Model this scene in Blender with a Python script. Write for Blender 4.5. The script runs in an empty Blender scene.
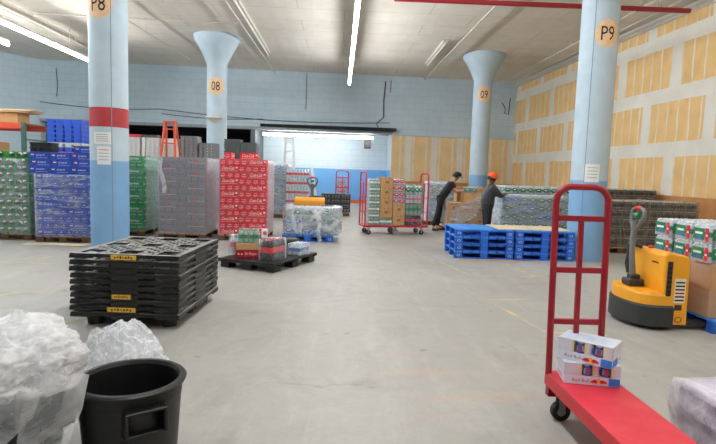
import bpy, bmesh, math, random
from mathutils import Vector, Matrix, noise
random.seed(7)
SC = bpy.context.scene
COL = SC.collection
PI = math.pi
F_PX, CAM_H = 530.0, 1.57

# ------------------------------------------------------------------ camera
def nrm(v):
    return Vector(v).normalized()
FW = nrm((340 - 358, 222 - 171.5, -F_PX))
T_ = Vector((1, -.032, 0))
RT = (T_ - FW * T_.dot(FW)).normalized()
UP = RT.cross(FW)
cd = bpy.data.cameras.new('camera')
cam = bpy.data.objects.new('camera', cd)
COL.objects.link(cam)
cam.matrix_world = Matrix(((RT.x, RT.y, RT.z, 0), (FW.x, FW.y, FW.z, 0), (UP.x, UP.y, UP.z, CAM_H), (0, 0, 0, 1)))
cd.sensor_fit = 'HORIZONTAL'
cd.sensor_width = 36.0
cd.lens = 36.0 * F_PX / 716.0
cd.clip_start, cd.clip_end = .05, 100
SC.camera = cam
vs = SC.view_settings
vs.view_transform = 'Standard'
vs.look = 'None'
vs.gamma = 1
vs.use_curve_mapping = False
vs.exposure = 0.52
cy = SC.cycles
cy.use_denoising = True
cy.max_bounces = 8
cy.diffuse_bounces = 5
cy.transparent_max_bounces = 24
cy.caustics_reflective = False
cy.caustics_refractive = False
cy.sample_clamp_indirect = 6

# ------------------------------------------------------------------ materials
def lin(c):
    c /= 255.0
    return c / 12.92 if c <= .04045 else ((c + .055) / 1.055) ** 2.4
def rgb(r, g, b):
    return (lin(r), lin(g), lin(b), 1)
MATS = {}
class NT:
    def __init__(s, m):
        m.use_nodes = True
        s.t = m.node_tree
        s.t.nodes.clear()
        s.out = s.n('ShaderNodeOutputMaterial')
    def n(s, ty, **kw):
        x = s.t.nodes.new(ty)
        for k, v in kw.items():
            if k.startswith('_'):
                setattr(x, k[1:], v)
            else:
                x.inputs[k.replace('__', ' ')].default_value = v
        return x
    def l(s, a, b):
        s.t.links.new(a, b)
    def math(s, op, a, b=None, c=None):
        x = s.n('ShaderNodeMath')
        x.operation = op
        for i, v in enumerate((a, b, c)):
            if v is None:
                continue
            if isinstance(v, (int, float)):
                x.inputs[i].default_value = v
            else:
                s.l(v, x.inputs[i])
        return x.outputs[0]
    def mix(s, f, a, b):
        x = s.n('ShaderNodeMix')
        x.data_type = 'RGBA'
        for sock, v in ((x.inputs[0], f), (x.inputs[6], a), (x.inputs[7], b)):
            if isinstance(v, (int, float, tuple)):
                sock.default_value = v
            else:
                s.l(v, sock)
        return x.outputs[2]
    def ramp(s, fac, p0, p1, c0=(0, 0, 0, 1), c1=(1, 1, 1, 1)):
        x = s.n('ShaderNodeValToRGB')
        e = x.color_ramp.elements
        e[0].position, e[1].position = p0, p1
        e[0].color, e[1].color = c0, c1
        s.l(fac, x.inputs[0])
        return x.outputs[0]
    def noise(s, scale, detail=4, rough=.55, vec=None, dist=0):
        x = s.n('ShaderNodeTexNoise', Scale=scale, Detail=detail, Roughness=rough, Distortion=dist)
        s.l(vec if vec is not None else s.obj(), x.inputs['Vector'])
        return x.outputs[0]
    def obj(s):
        if not hasattr(s, '_o'):
            s._o = s.n('ShaderNodeTexCoord').outputs['Object']
        return s._o
    def geo(s):
        return s.n('ShaderNodeNewGeometry').outputs['Position']
    def bump(s, hgt, strength, dist=.01):
        x = s.n('ShaderNodeBump', Strength=strength, Distance=dist)
        s.l(hgt, x.inputs['Height'])
        return x.outputs[0]
    def bsdf(s, col, rough=.5, metal=0, normal=None, spec=.5):
        x = s.n('ShaderNodeBsdfPrincipled', Metallic=metal)
        x.inputs['Specular IOR Level'].default_value = spec
        if isinstance(col, tuple):
            x.inputs['Base Color'].default_value = col
        else:
            s.l(col, x.inputs['Base Color'])
        if isinstance(rough, (int, float)):
            x.inputs['Roughness'].default_value = rough
        else:
            s.l(rough, x.inputs['Roughness'])
        if normal is not None:
            s.l(normal, x.inputs['Normal'])
        return x
    def done(s, sh):
        s.l(sh.outputs[0] if hasattr(sh, 'outputs') else sh, s.out.inputs[0])
def M(name, col=None, rough=.5, metal=0, var=.12, scale=6, bump=0, spec=.5):
    """plain procedural paint/plastic/cardboard with slight mottling"""
    if name in MATS:
        return MATS[name]
    m = bpy.data.materials.new(name)
    t = NT(m)
    nz = t.noise(scale, 5, .6)
    c = rgb(*col)
    dark = tuple(x * (1 - var) for x in c[:3]) + (1,)
    lite = tuple(min(1, x * (1 + var)) for x in c[:3]) + (1,)
    cc = t.mix(t.ramp(nz, .3, .7), dark, lite)
    nm = t.bump(t.noise(scale * 12, 3), bump) if bump else None
    t.done(t.bsdf(cc, rough, metal, nm, spec))
    MATS[name] = m
    return m
def film_mat(name, lo, hi, scale=5, col=(226, 236, 248), stretch=(1, 1, 1)):
    """clear stretch film: mostly see-through, milky where it is folded"""
    m = bpy.data.materials.new(name)
    t = NT(m)
    mp = t.n('ShaderNodeMapping', Scale=stretch)
    t.l(t.obj(), mp.inputs[0])
    v = mp.outputs[0]
    nz = t.noise(scale, 6, .65, v, 1.2)
    f = t.ramp(nz, .38, .72, (lo, lo, lo, 1), (hi, hi, hi, 1))
    lw = t.n('ShaderNodeLayerWeight', Blend=.5)
    f2 = t.math('ADD', f, t.math('MULTIPLY', t.math('POWER', lw.outputs['Facing'], 2.0), .75))
    f2 = t.math('MINIMUM', f2, .95)
    nm = t.bump(t.noise(scale * 2.2, 5, .6, v, 1.5), .7, .02)
    body = t.bsdf(rgb(*col), .22, 0, nm, .6)
    tr = t.n('ShaderNodeBsdfTransparent')
    mx = t.n('ShaderNodeMixShader')
    t.l(f2, mx.inputs[0]); t.l(tr.outputs[0], mx.inputs[1]); t.l(body.outputs[0], mx.inputs[2])
    t.done(mx)
    MATS[name] = m
    return m
def clear_mat(name, col, alpha, rough=.1):
    """clear bottle plastic over its drink"""
    m = bpy.data.materials.new(name)
    t = NT(m)
    b = t.bsdf(rgb(*col), rough, 0, None, .7)
    tr = t.n('ShaderNodeBsdfTransparent')
    mx = t.n('ShaderNodeMixShader', Fac=alpha)
    t.l(tr.outputs[0], mx.inputs[1]); t.l(b.outputs[0], mx.inputs[2])
    t.done(mx)
    MATS[name] = m
    return m
def glow_mat(name, col, s):
    m = bpy.data.materials.new(name)
    t = NT(m)
    e = t.n('ShaderNodeEmission', Color=col, Strength=s)
    t.done(e)
    MATS[name] = m
    return m

# ------------------------------------------------------------------ mesh builder
_TXT = {}
def text_geo(s):
    if s not in _TXT:
        c = bpy.data.curves.new('lettering', 'FONT')
        c.body = s
        c.resolution_u = 2
        o = bpy.data.objects.new('lettering', c)
        me = bpy.data.meshes.new_from_object(o)
        vv = [v.co.copy() for v in me.vertices]
        ff = [tuple(p.vertices) for p in me.polygons]
        bpy.data.objects.remove(o); bpy.data.curves.remove(c); bpy.data.meshes.remove(me)
        x0, x1 = min(v.x for v in vv), max(v.x for v in vv)
        y0, y1 = min(v.y for v in vv), max(v.y for v in vv)
        for v in vv:
            v.x = (v.x - (x0 + x1) / 2) / (y1 - y0)
            v.y = (v.y - (y0 + y1) / 2) / (y1 - y0)
        _TXT[s] = (vv, ff, (x1 - x0) / (y1 - y0))
    return _TXT[s]
class MB:
    def __init__(s):
        s.v, s.f, s.m, s.sm = [], [], [], []
    def add(s, vv, ff, m=0, mx=None, smooth=False):
        b = len(s.v)
        s.v += [tuple(mx @ Vector(v)) if mx is not None else tuple(v) for v in vv]
        for f in ff:
            s.f.append(tuple(b + i for i in f)); s.m.append(m); s.sm.append(smooth)
        return s
    def box(s, x0, x1, y0, y1, z0, z1, m=0, mx=None, bv=0):
        if bv:
            bm = bmesh.new()
            bmesh.ops.create_cube(bm, size=1)
            for v in bm.verts:
                v.co = Vector(((x0 + x1) / 2 + v.co.x * (x1 - x0), (y0 + y1) / 2 + v.co.y * (y1 - y0), (z0 + z1) / 2 + v.co.z * (z1 - z0)))
            bmesh.ops.bevel(bm, geom=bm.edges[:], offset=bv, segments=1 if bv < .02 else 3, affect='EDGES', profile=.5)
            bm.verts.index_update()
            s.add([v.co for v in bm.verts], [[v.index for v in f.verts] for f in bm.faces], m, mx)
            bm.free()
            return s
        vv = [(x, y, z) for x in (x0, x1) for y in (y0, y1) for z in (z0, z1)]
        return s.add(vv, [(0, 1, 3, 2), (4, 6, 7, 5), (0, 4, 5, 1), (2, 3, 7, 6), (0, 2, 6, 4), (1, 5, 7, 3)], m, mx)
    def tube(s, pts, r, seg=8, m=0, caps=True, mx=None, flat=1.0):
        pts = [Vector(p) for p in pts]
        rs = r if isinstance(r, (list, tuple)) else [r] * len(pts)
        vv, ff = [], []
        up = None
        for i, p in enumerate(pts):
            d = (pts[min(i + 1, len(pts) - 1)] - pts[max(i - 1, 0)]).normalized()
            if up is None:
                a = Vector((0, 0, 1)) if abs(d.z) < .9 else Vector((1, 0, 0))
                up = (a - d * a.dot(d)).normalized()
            else:
                up = (up - d * up.dot(d)).normalized()
            sd = d.cross(up)
            for k in range(seg):
                t = 2 * PI * k / seg
                vv.append(p + sd * math.cos(t) * rs[i] * flat + up * math.sin(t) * rs[i])
        for i in range(len(pts) - 1):
            for k in range(seg):
                k2 = (k + 1) % seg
                ff.append((i * seg + k, i * seg + k2, (i + 1) * seg + k2, (i + 1) * seg + k))
        s.add(vv, ff, m, mx, True)
        if caps:
            n = len(pts)
            s.add(vv[:seg], [tuple(range(seg))[::-1]], m, mx)
            s.add(vv[-seg:], [tuple(range(seg))], m, mx)
        return s
    def lathe(s, prof, c=(0, 0, 0), seg=16, m=0, mx=None, ms=None):
        vv = [(c[0] + r * math.cos(2 * PI * k / seg), c[1] + r * math.sin(2 * PI * k / seg), c[2] + z) for r, z in prof for k in range(seg)]
        for i in range(len(prof) - 1):
            ff = [(i * seg + k, i * seg + (k + 1) % seg, (i + 1) * seg + (k + 1) % seg, (i + 1) * seg + k) for k in range(seg)]
            sub = sorted({j for f in ff for j in f})
            re_ = {j: n for n, j in enumerate(sub)}
            s.add([vv[j] for j in sub], [[re_[j] for j in f] for f in ff], ms[i] if ms else m, mx, True)
        return s
    def disc(s, c, r, u, w, m=0, seg=16, rx=1, a0=0, a1=2 * PI):
        c, u, w = Vector(c), Vector(u), Vector(w)
        vv = [c + u * math.cos(a0 + (a1 - a0) * k / seg) * r * rx + w * math.sin(a0 + (a1 - a0) * k / seg) * r for k in range(seg + (0 if a1 - a0 > 6.2 else 1))]
        return s.add(vv, [tuple(range(len(vv)))], m)
    def text(s, t, c, h, u=(1, 0, 0), w=(0, 0, 1), m=0, shear=0, width=None, wrap=None):
        vv, ff, asp = text_geo(t)
        c, u, w = Vector(c), Vector(u), Vector(w)
        kx = (width / asp) if width else h
        pts = []
        for v in vv:
            x, y = v.x * kx + v.y * h * shear, v.y * h
            if wrap:   # wrap = (axis centre, radius, angle of the middle): lettering on a round pillar
                a = wrap[2] + x / wrap[1]
                pts.append(Vector((wrap[0][0] + wrap[1] * math.cos(a), wrap[0][1] + wrap[1] * math.sin(a), c.z + y)))
            else:
                pts.append(c + u * x + w * y)
        return s.add(pts, ff, m)
    def build(s, name, mats, parent=None, loc=(0, 0, 0), rz=0, clean=False):
        me = bpy.data.meshes.new(name)
        me.from_pydata(s.v, [], s.f)
        if not isinstance(mats, (list, tuple)):
            mats = [mats]
        for q in mats:
            me.materials.append(q)
        me.polygons.foreach_set('material_index', s.m)
        me.polygons.foreach_set('use_smooth', s.sm)
        me.update()
        if clean:
            bm = bmesh.new(); bm.from_mesh(me)
            bmesh.ops.remove_doubles(bm, verts=bm.verts[:], dist=1e-4)
            bmesh.ops.recalc_face_normals(bm, faces=bm.faces[:])
            bm.to_mesh(me); bm.free()
        o = bpy.data.objects.new(name, me)
        COL.objects.link(o)
        o.location = loc
        o.rotation_euler = (0, 0, rz)
        if parent:
            o.parent = parent
        return o
def tag(o, label=None, cat=None, group=None, kind=None):
    for k, v in (('label', label), ('category', cat), ('group', group), ('kind', kind)):
        if v:
            o[k] = v
    return o
def empty(name, loc, rz=0):
    o = bpy.data.objects.new(name, None)
    COL.objects.link(o)
    o.empty_display_size = .1
    o.location = loc
    o.rotation_euler = (0, 0, rz)
    return o
def copy_tree(o, parent=None):
    c = o.copy()
    COL.objects.link(c)
    c.parent = parent
    for ch in list(o.children):
        copy_tree(ch, c)
    return c
class Proto:
    every = []
    """first use hands out the built thing itself, later uses hand out copies"""
    def __init__(s, o):
        s.o, s.used = o, False
        Proto.every.append(s)
    def put(s, loc, rz=0, label=None, cat=None, group=None, scale=None):
        o = copy_tree(s.o) if s.used else s.o
        s.used = True
        o.location = loc
        o.rotation_euler = (0, 0, rz)
        if scale:
            o.scale = scale
        return tag(o, label, cat, group)
ORD = 'first second third fourth fifth sixth seventh eighth ninth tenth eleventh twelfth thirteenth fourteenth'.split()
# ------------------------------------------------------------------ the setting
CEIL = 5.95
def struct(o, label=None):
    return tag(o, label, kind='structure')

# floor: worn grey concrete
m = bpy.data.materials.new('concrete_floor'); t = NT(m)
P = t.geo()
big = t.noise(.35, 6, .6, P, .6)
fine = t.noise(7, 8, .7, P)
c = t.mix(t.ramp(big, .3, .72), rgb(150, 149, 143), rgb(177, 175, 169))
spk = t.ramp(t.noise(38, 4, .7, P), .55, .75)
c = t.mix(t.math('MULTIPLY', spk, .42), c, rgb(128, 126, 120))
blot = t.ramp(t.noise(1.1, 7, .7, P, 1.2), .52, .72)
c = t.mix(t.math('MULTIPLY', blot, .5), c, rgb(128, 126, 120))
mpT = t.n('ShaderNodeMapping', Scale=(1.6, .3, 1)); t.l(P, mpT.inputs[0])
c = t.mix(t.math('MULTIPLY', t.ramp(t.noise(2.2, 6, .7, mpT.outputs[0], .8), .5, .7), .28), c, rgb(198, 197, 193))
c = t.mix(t.math('MULTIPLY', t.ramp(fine, .35, .75), .35), c, rgb(138, 137, 132))
vor = t.n('ShaderNodeTexVoronoi', Scale=.42); vor.feature = 'DISTANCE_TO_EDGE'
dn = t.n('ShaderNodeTexNoise', Scale=1.4, Detail=6); t.l(P, dn.inputs['Vector'])
va = t.n('ShaderNodeVectorMath'); va.operation = 'ADD'
t.l(P, va.inputs[0]); t.l(dn.outputs[1], va.inputs[1]); t.l(va.outputs[0], vor.inputs['Vector'])
crack = t.math('MULTIPLY', t.math('LESS_THAN', vor.outputs[0], .004), t.ramp(t.noise(.5, 2, .5, P), .5, .62))
spot = t.ramp(t.noise(3.1, 2, .5, P, .4), .70, .74)
c = t.mix(t.math('MULTIPLY', spot, .4), c, rgb(104, 102, 98))
c = t.mix(t.math('MULTIPLY', crack, .6), c, rgb(122, 119, 114))
mpS = t.n('ShaderNodeMapping', Scale=(.35, 2.4, 1)); t.l(P, mpS.inputs[0])
st = t.ramp(t.noise(1.6, 5, .6, mpS.outputs[0]), .56, .72)
sep = t.n('ShaderNodeSeparateXYZ'); t.l(P, sep.inputs[0])
dx = t.math('SUBTRACT', sep.outputs[0], 1.2); dy = t.math('SUBTRACT', sep.outputs[1], 3.75)
near = t.math('LESS_THAN', t.math('ADD', t.math('MULTIPLY', dx, dx), t.math('MULTIPLY', dy, dy)), 1.1)
c = t.mix(t.math('MULTIPLY', t.math('MULTIPLY', st, near), .42), c, rgb(204, 150, 122))
t.done(t.bsdf(c, t.ramp(big, .2, .8, (.42, .42, .42, 1), (.6, .6, .6, 1)), 0, t.bump(fine, .08), .4))
floor = struct(MB().box(-17, 10.2, -7, 32, -.2, 0).build('floor', m))

# ceiling: board-marked concrete
m = bpy.data.materials.new('concrete_ceiling'); t = NT(m)
P = t.geo()
mp = t.n('ShaderNodeMapping', Scale=(3.2, .25, 1)); t.l(P, mp.inputs[0])
streak = t.noise(1, 6, .65, mp.outputs[0])
blot = t.noise(.5, 6, .65, P)
c = t.mix(t.ramp(blot, .3, .75), rgb(214, 207, 196), rgb(236, 231, 222))
c = t.mix(t.math('MULTIPLY', t.ramp(streak, .4, .7), .3), c, rgb(200, 192, 180))
br = t.n('ShaderNodeTexBrick', Scale=1); br.offset = .35
br.inputs['Brick Width'].default_value = 3.6; br.inputs['Row Height'].default_value = 1.15; br.inputs['Mortar Size'].default_value = .012
t.l(P, br.inputs['Vector'])
c = t.mix(t.math('MULTIPLY', br.outputs['Fac'], .35), c, rgb(120, 112, 102))
t.done(t.bsdf(c, .85, 0, t.bump(streak, .15), .2))
struct(MB().box(-17, 10.2, -7, 32, CEIL, CEIL + .3).build('ceiling', m))

# painted block walls
def block_mat(name, col, dark, split=None, low=None):
    m = bpy.data.materials.new(name); t = NT(m)
    P = t.geo()
    sep = t.n('ShaderNodeSeparateXYZ'); t.l(P, sep.inputs[0])
    cmb = t.n('ShaderNodeCombineXYZ'); t.l(t.math('ADD', sep.outputs[0], sep.outputs[1]), cmb.inputs[0]); t.l(sep.outputs[2], cmb.inputs[1])
    br = t.n('ShaderNodeTexBrick', Scale=1)
    br.inputs['Brick Width'].default_value = .62; br.inputs['Row Height'].default_value = .3; br.inputs['Mortar Size'].default_value = .012
    t.l(cmb.outputs[0], br.inputs['Vector'])
    nz = t.noise(.8, 6, .65, P)
    c = t.mix(t.ramp(nz, .3, .75), rgb(*dark), rgb(*col))
    if split:
        c = t.mix(t.math('LESS_THAN', sep.outputs[2], split), c, rgb(*low))
    c = t.mix(t.math('MULTIPLY', br.outputs['Fac'], .22), c, rgb(130, 145, 158))
    t.done(t.bsdf(c, .6, 0, t.bump(t.math('SUBTRACT', 1.0, br.outputs['Fac']), .25), .3))
    return m
BLUE = block_mat('pale_blue_block', (204, 221, 231), (184, 205, 219))
BLUE2 = block_mat('blue_dado_block', (214, 228, 236), (202, 220, 231), 1.7, (112, 172, 228))
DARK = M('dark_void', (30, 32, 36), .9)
TRIM = M('grey_painted_edge', (150, 160, 166), .6)
def yb(x):                      # front face of the back wall runs very slightly off square
    return 24.4 + .055 * x
def wallpiece(name, x0, x1, z0, z1, mat, d0=0, th=.3, label=None):
    mb = MB()
    vv = [(x, (yb(x) + d0 + k), z) for x in (x0, x1) for k in (0, th) for z in (z0, z1)]
    mb.add(vv, [(0, 1, 3, 2), (4, 6, 7, 5), (0, 4, 5, 1), (2, 3, 7, 6), (0, 2, 6, 4), (1, 5, 7, 3)])
    return struct(mb.build(name, mat), label)
wallpiece('wall_back_upper', -13.1, -3.9, 3.45, CEIL, BLUE, 0, .4)
wallpiece('wall_back_upper', -3.9, 2.35, 3.40, CEIL, BLUE, 0, .4)
wallpiece('trim_beam_edge', -13.1, 2.35, 3.33, 3.45, TRIM, -.04, .4)
wallpiece('wall_back_lower', -14.0, -13.0, 0, CEIL, BLUE, 0, .4)
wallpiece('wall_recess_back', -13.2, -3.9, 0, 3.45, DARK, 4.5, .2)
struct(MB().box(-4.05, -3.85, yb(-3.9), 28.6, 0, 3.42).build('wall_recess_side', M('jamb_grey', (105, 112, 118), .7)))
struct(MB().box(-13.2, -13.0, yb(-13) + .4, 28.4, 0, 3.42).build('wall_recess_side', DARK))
wallpiece('wall_alcove_back', -3.9, 2.5, 0, 3.6, BLUE2, 2.6, .2)
struct(MB().box(2.36, 2.55, yb(2.4) + .22, 27.2, 0, 3.42).build('wall_alcove_side', BLUE2))
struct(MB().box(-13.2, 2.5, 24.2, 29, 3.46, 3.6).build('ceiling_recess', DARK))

# unfinished drywall: tan paper sheets with white jointing
def drywall(name, along_y, tan=(228, 190, 130), vonly=False):
    m = bpy.data.materials.new(name); t = NT(m)
    P = t.geo()
    sep = t.n('ShaderNodeSeparateXYZ'); t.l(P, sep.inputs[0])
    u = sep.outputs[1] if along_y else sep.outputs[0]
    z = sep.outputs[2]
    wob = t.math('MULTIPLY', t.math('SUBTRACT', t.noise(1.3, 3, .6, P), .5), .12)
    u = t.math('ADD', u, wob)
    z2 = t.math('ADD', z, t.math('MULTIPLY', wob, .8))
    cmb = t.n('ShaderNodeCombineXYZ'); t.l(u, cmb.inputs[0]); t.l(t.math('SUBTRACT', z2, .99 if not vonly else .02), cmb.inputs[1])
    br = t.n('ShaderNodeTexBrick', Scale=1)
    br.offset = .45
    br.inputs['Brick Width'].default_value = 2.44 if not vonly else 1.22
    br.inputs['Row Height'].default_value = 1.42 if not vonly else 40
    br.inputs['Mortar Size'].default_value = .19 if not vonly else .15
    br.inputs['Mortar Smooth'].default_value = .02
    t.l(cmb.outputs[0], br.inputs['Vector'])
    stud = t.math('LESS_THAN', t.math('ABSOLUTE', t.math('SUBTRACT', t.math('FRACT', t.math('DIVIDE', u, .41 if not vonly else .61)), .5)), .065 if not vonly else .07)
    smear = t.ramp(t.noise(2.2, 5, .6, P), .25, .5)
    white = t.math('MAXIMUM', br.outputs['Fac'], t.math('MULTIPLY', t.math('MULTIPLY', stud, .85), smear))
    nz = t.noise(2.5, 5, .6, P)
    paper = t.mix(t.ramp(nz, .3, .7), rgb(*tan), rgb(*(min(255, q + 14) for q in tan)))
    mud = t.mix(t.ramp(t.noise(1.1, 5, .6, P), .3, .7), rgb(222, 218, 206), rgb(236, 233, 224))
    c = t.mix(white, paper, mud)
    ply = t.mix(t.ramp(t.noise(1.5, 4, .6, P), .35, .65), rgb(188, 128, 78), rgb(206, 150, 98))
    c = t.mix(t.math('LESS_THAN', z, 1.22), c, ply)
    t.done(t.bsdf(c, .75, 0, None, .2))
    return m
DRY = drywall('jointed_drywall', True)
DRYB = drywall('jointed_drywall_far', False, (226, 196, 146), True)
wallpiece('wall_back_panelled', 2.35, 8.25, 0, 3.3, DRYB, 0, .2)
wallpiece('wall_back_upper', 2.35, 8.25, 3.3, CEIL, BLUE, -.05, .4)
mb = MB()
XR = lambda y: 8.07 + (25.2 - y) * .036
vv = [(XR(y) + k, y, z) for y in (-7, 25.6) for k in (0, .2) for z in (0, CEIL)]
mb.add(vv, [(0, 1, 3, 2), (4, 6, 7, 5), (0, 4, 5, 1), (2, 3, 7, 6), (0, 2, 6, 4), (1, 5, 7, 3)])
struct(mb.build('wall_right', DRY))
mb = MB()
WHITE = M('white_enamel', (232, 232, 228), .4, var=.04)
for dz, dd in ((.0, .09), (.12, .05)):
    vv = [(XR(y) - dd + k, y, z) for y in (-7, 25.0) for k in (0, dd - .004) for z in (5.72 + dz, 5.80 + dz)]
    mb.add(vv, [(0, 1, 3, 2), (4, 6, 7, 5), (0, 4, 5, 1), (2, 3, 7, 6), (0, 2, 6, 4), (1, 5, 7, 3)])
struct(mb.build('trim_right', WHITE))
# left wall in two facets, then walls out of sight that close the hall
def facet(name, a, b, mat, th=.3):
    a, b = Vector(a), Vector(b)
    d = (b - a).normalized(); n = Vector((-d.y, d.x))
    vv = [(q.x + n.x * k, q.y + n.y * k, z) for q in (a, b) for k in (0, th) for z in (0, CEIL)]
    return struct(MB().add(vv, [(0, 1, 3, 2), (4, 6, 7, 5), (0, 4, 5, 1), (2, 3, 7, 6), (0, 2, 6, 4), (1, 5, 7, 3)]).build(name, mat))
facet('wall_left_corner', (-13.95, 22.2), (-13.0, yb(-13)), BLUE)
facet('wall_left', (-16.5, 20.6), (-13.95, 22.2), BLUE)
struct(MB().box(-16.8, -16.5, -7, 20.7, 0, CEIL).build('wall_left_side', BLUE))
struct(MB().box(-16.8, 9.9, -7.2, -7, 0, CEIL).build('wall_front', M('plain_wall', (205, 208, 208), .7)))

# round mushroom pillars
PB = M('pillar_pale_blue', (180, 199, 212), .55, var=.07, scale=3)
PBB = M('pillar_blue_base', (124, 168, 210), .55, var=.07, scale=3)
PRED = M('pillar_red_band', (168, 46, 54), .55, var=.16, scale=4)
PTAN = M('stencil_tan_patch', (228, 192, 150), .6, var=.1, scale=14)
INK = M('black_ink', (22, 22, 24), .6, var=.02)
SEAM = M('pillar_seam', (120, 140, 156), .7)
def pillar(x, y, r, label, code, zcode, hcode, band=None, seam=None, split=1.6, side=0):
    mb = MB()
    prof, ms = [(r, 0), (r, split)], [1]
    z = split
    if band:
        prof += [(r, band[0]), (r, band[1])]; ms += [0, 2]
    prof += [(r, CEIL - .95), (r + .03, CEIL - .85), (r + .14, CEIL - .6), (r + .30, CEIL - .3), (r + .42, CEIL - .14), (r + .44, CEIL - .002)]
    ms += [0] * 6
    mb.lathe(prof, (0, 0, 0), 48, ms=ms)
    o = struct(mb.build('pillar', [PB, PBB, PRED], None, (x, y, 0), 0, True), label)
    face = math.atan2(-y, -x) + side
    k = MB()
    n = 20
    ang = [face + math.radians(a) for a in (-1, 1)]
    # round tan patch wrapped on the shaft with the stencilled code on it
    G = 16
    rag = random.Random(int(y * 100))
    hw = [hcode * .92 * math.sqrt(max(0, 1 - (2 * q / G - 1) ** 2)) * rag.uniform(.88, 1.08) + .004 for q in range(G + 1)]
    vv = [((r + .003) * math.cos(face + hw[q] * (c / 5 - 1) / r), (r + .003) * math.sin(face + hw[q] * (c / 5 - 1) / r), zcode + hcode * (2 * q / G - 1)) for q in range(G + 1) for c in range(11)]
    k.add(vv, [(q * 11 + c, q * 11 + c + 1, (q + 1) * 11 + c + 1, (q + 1) * 11 + c) for q in range(G) for c in range(10)], 0)
    k.text(code, (0, 0, zcode), hcode, m=1, width=hcode * .95, wrap=((0, 0), r + .006, face))
    k.build('stencil_code', [PTAN, INK], o)
    if seam is not None:
        a = math.atan2(-y, -x) + seam
        MB().box(r - .004, r + .004, -.006, .006, .01, CEIL - 1).build('seam', SEAM, o, (0, 0, 0), a)
    return o
p8 = pillar(-4.19, 9.85, .325, 'round pale blue pillar with red band and black P8 stencil', 'P8', 4.31, .26, (2.22, 2.56), .12, 1.63, -.5)
p9 = pillar(4.87, 10.25, .34, 'round pale blue pillar marked P9 behind the red hand truck', 'P9', 4.27, .26, None, -.25, 1.55, .45)
q8 = pillar(-4.25, 18.5, .335, 'round pale blue pillar marked 08 with a white dish on it', '08', 4.28, .30, None, None, 1.6, -.15)
q9 = pillar(5.13, 19.6, .33, 'round pale blue pillar marked 09 before the drywall', '09', 4.5, .28, None, None, 1.6, .2)

# papers on the pillars
PAPER = M('paper_white', (228, 230, 230), .6, var=.04)
PLINE = M('paper_print', (150, 160, 172), .6)
PREDL = M('paper_red_print', (196, 60, 60), .6)
def paper(px, py, r, ang, z, w, h, label, red=False):
    mb = MB()
    n = 6
    vv = []
    for q in range(n + 1):
        a = ang + (q / n - .5) * w / r
        for zz in (z - h / 2, z + h / 2):
            vv.append((px + (r + .005) * math.cos(a), py + (r + .005) * math.sin(a), zz))
    mb.add(vv, [(2 * q, 2 * q + 2, 2 * q + 3, 2 * q + 1) for q in range(n)], 0)
    for j in range(4):
        zz = z + h * (.3 - .18 * j)
        mm = 2 if (red and j == 0) else 1
        vv = []
        for q in range(n + 1):
            a = ang + (q / n - .5) * w * .7 / r
            for k in (-.006, .006):
                vv.append((px + (r + .007) * math.cos(a), py + (r + .007) * math.sin(a), zz + k))
        mb.add(vv, [(2 * q, 2 * q + 2, 2 * q + 3, 2 * q + 1) for q in range(n)], mm)
    tag(mb.build('paper_notice', [PAPER, PLINE, PREDL]), label, 'notice')
fa = math.atan2(-9.85, 4.19)
paper(-4.19, 9.85, .325, fa - .38, 2.02, .30, .21, 'white paper notice under the red band of pillar P8')
paper(-4.19, 9.85, .325, fa - .30, 1.72, .23, .32, 'lower paper notice with a red heading on pillar P8', True)
fa9 = math.atan2(-10.25, -4.87)
paper(4.87, 10.25, .34, fa9 + .15, 1.69, .26, .34, 'white paper notice taped low on pillar P9')

# floor tape
m = bpy.data.materials.new('worn_yellow_tape'); t = NT(m)
wear = t.ramp(t.noise(5, 6, .7, t.geo(), .5), .42, .58)
t.done(t.bsdf(t.mix(wear, rgb(170, 168, 158), rgb(206, 192, 128)), .7, 0, None, .3))
TAPE = m
def strip(a, b, w=.05):
    a, b = Vector(a), Vector(b)
    d = (b - a).normalized(); n = Vector((-d.y, d.x)) * w / 2
    struct(MB().add([(*(a - n), .002), (*(b - n), .002), (*(b + n), .002), (*(a + n), .002)], [(0, 1, 2, 3)]).build('floor_marking', TAPE))
for a, b in (((-4.9, 5.3), (-3.79, 6.37)), ((-3.79, 6.37), (-2.62, 6.43)), ((-2.9, 4.75), (-2.5, 5.5)), ((-4.85, 8.4), (-4.8, 9.92)), ((-6.4, 8.35), (-3.0, 8.3)),
             ((1.92, 6.57), (2.15, 5.23)), ((1.92, 6.57), (2.5, 6.65)), ((2.15, 5.23), (2.75, 5.15)), ((1.85, 9.41), (2.11, 8.23)), ((2.11, 8.23), (3.9, 8.22)), ((3.05, 9.6), (3.15, 8.25))):
    strip(a, b)

# ceiling lights: long LED strips
TUBE = glow_mat('led_tube', (.97, .99, 1, 1), 60)
TUBE2 = glow_mat('fluorescent_tube', (1, 1, .98, 1), 38)
TUBE_FILL = glow_mat('led_tube_dim', (.97, .99, 1, 1), 17)
HOUS = M('light_housing', (215, 214, 208), .5)
def strip_light(x, y0, y1, z, label, mat=None):
    e = empty('ceiling_light', (x, (y0 + y1) / 2, z))
    tag(e, label, 'ceiling light', 'LED strip lights')
    h = (y1 - y0) / 2
    MB().box(-.055, .055, -h, h, .056, .12).build('housing', HOUS, e)
    MB().tube([(0, -h, 0), (0, h, 0)], .04 if mat is None else .06, 12).build('led_tube', mat or TUBE, e)
    n = max(2, int(h / 2))
    for k in range(n):
        yy = -h + (k + .5) * 2 * h / n
        MB().tube([(0, yy, .11), (0, yy, CEIL - z - .001)], .008, 6).build('hanger', HOUS, e)
strip_light(-8.53, 3, 19.3, 5.0, 'long LED strip light running up behind pillar P8')
strip_light(.27, -2, 21.2, 5.0, 'long LED strip light over the middle aisle')
strip_light(-9.95, 10, 16.5, 5.0, 'short end of LED strip light near the side wall')
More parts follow.
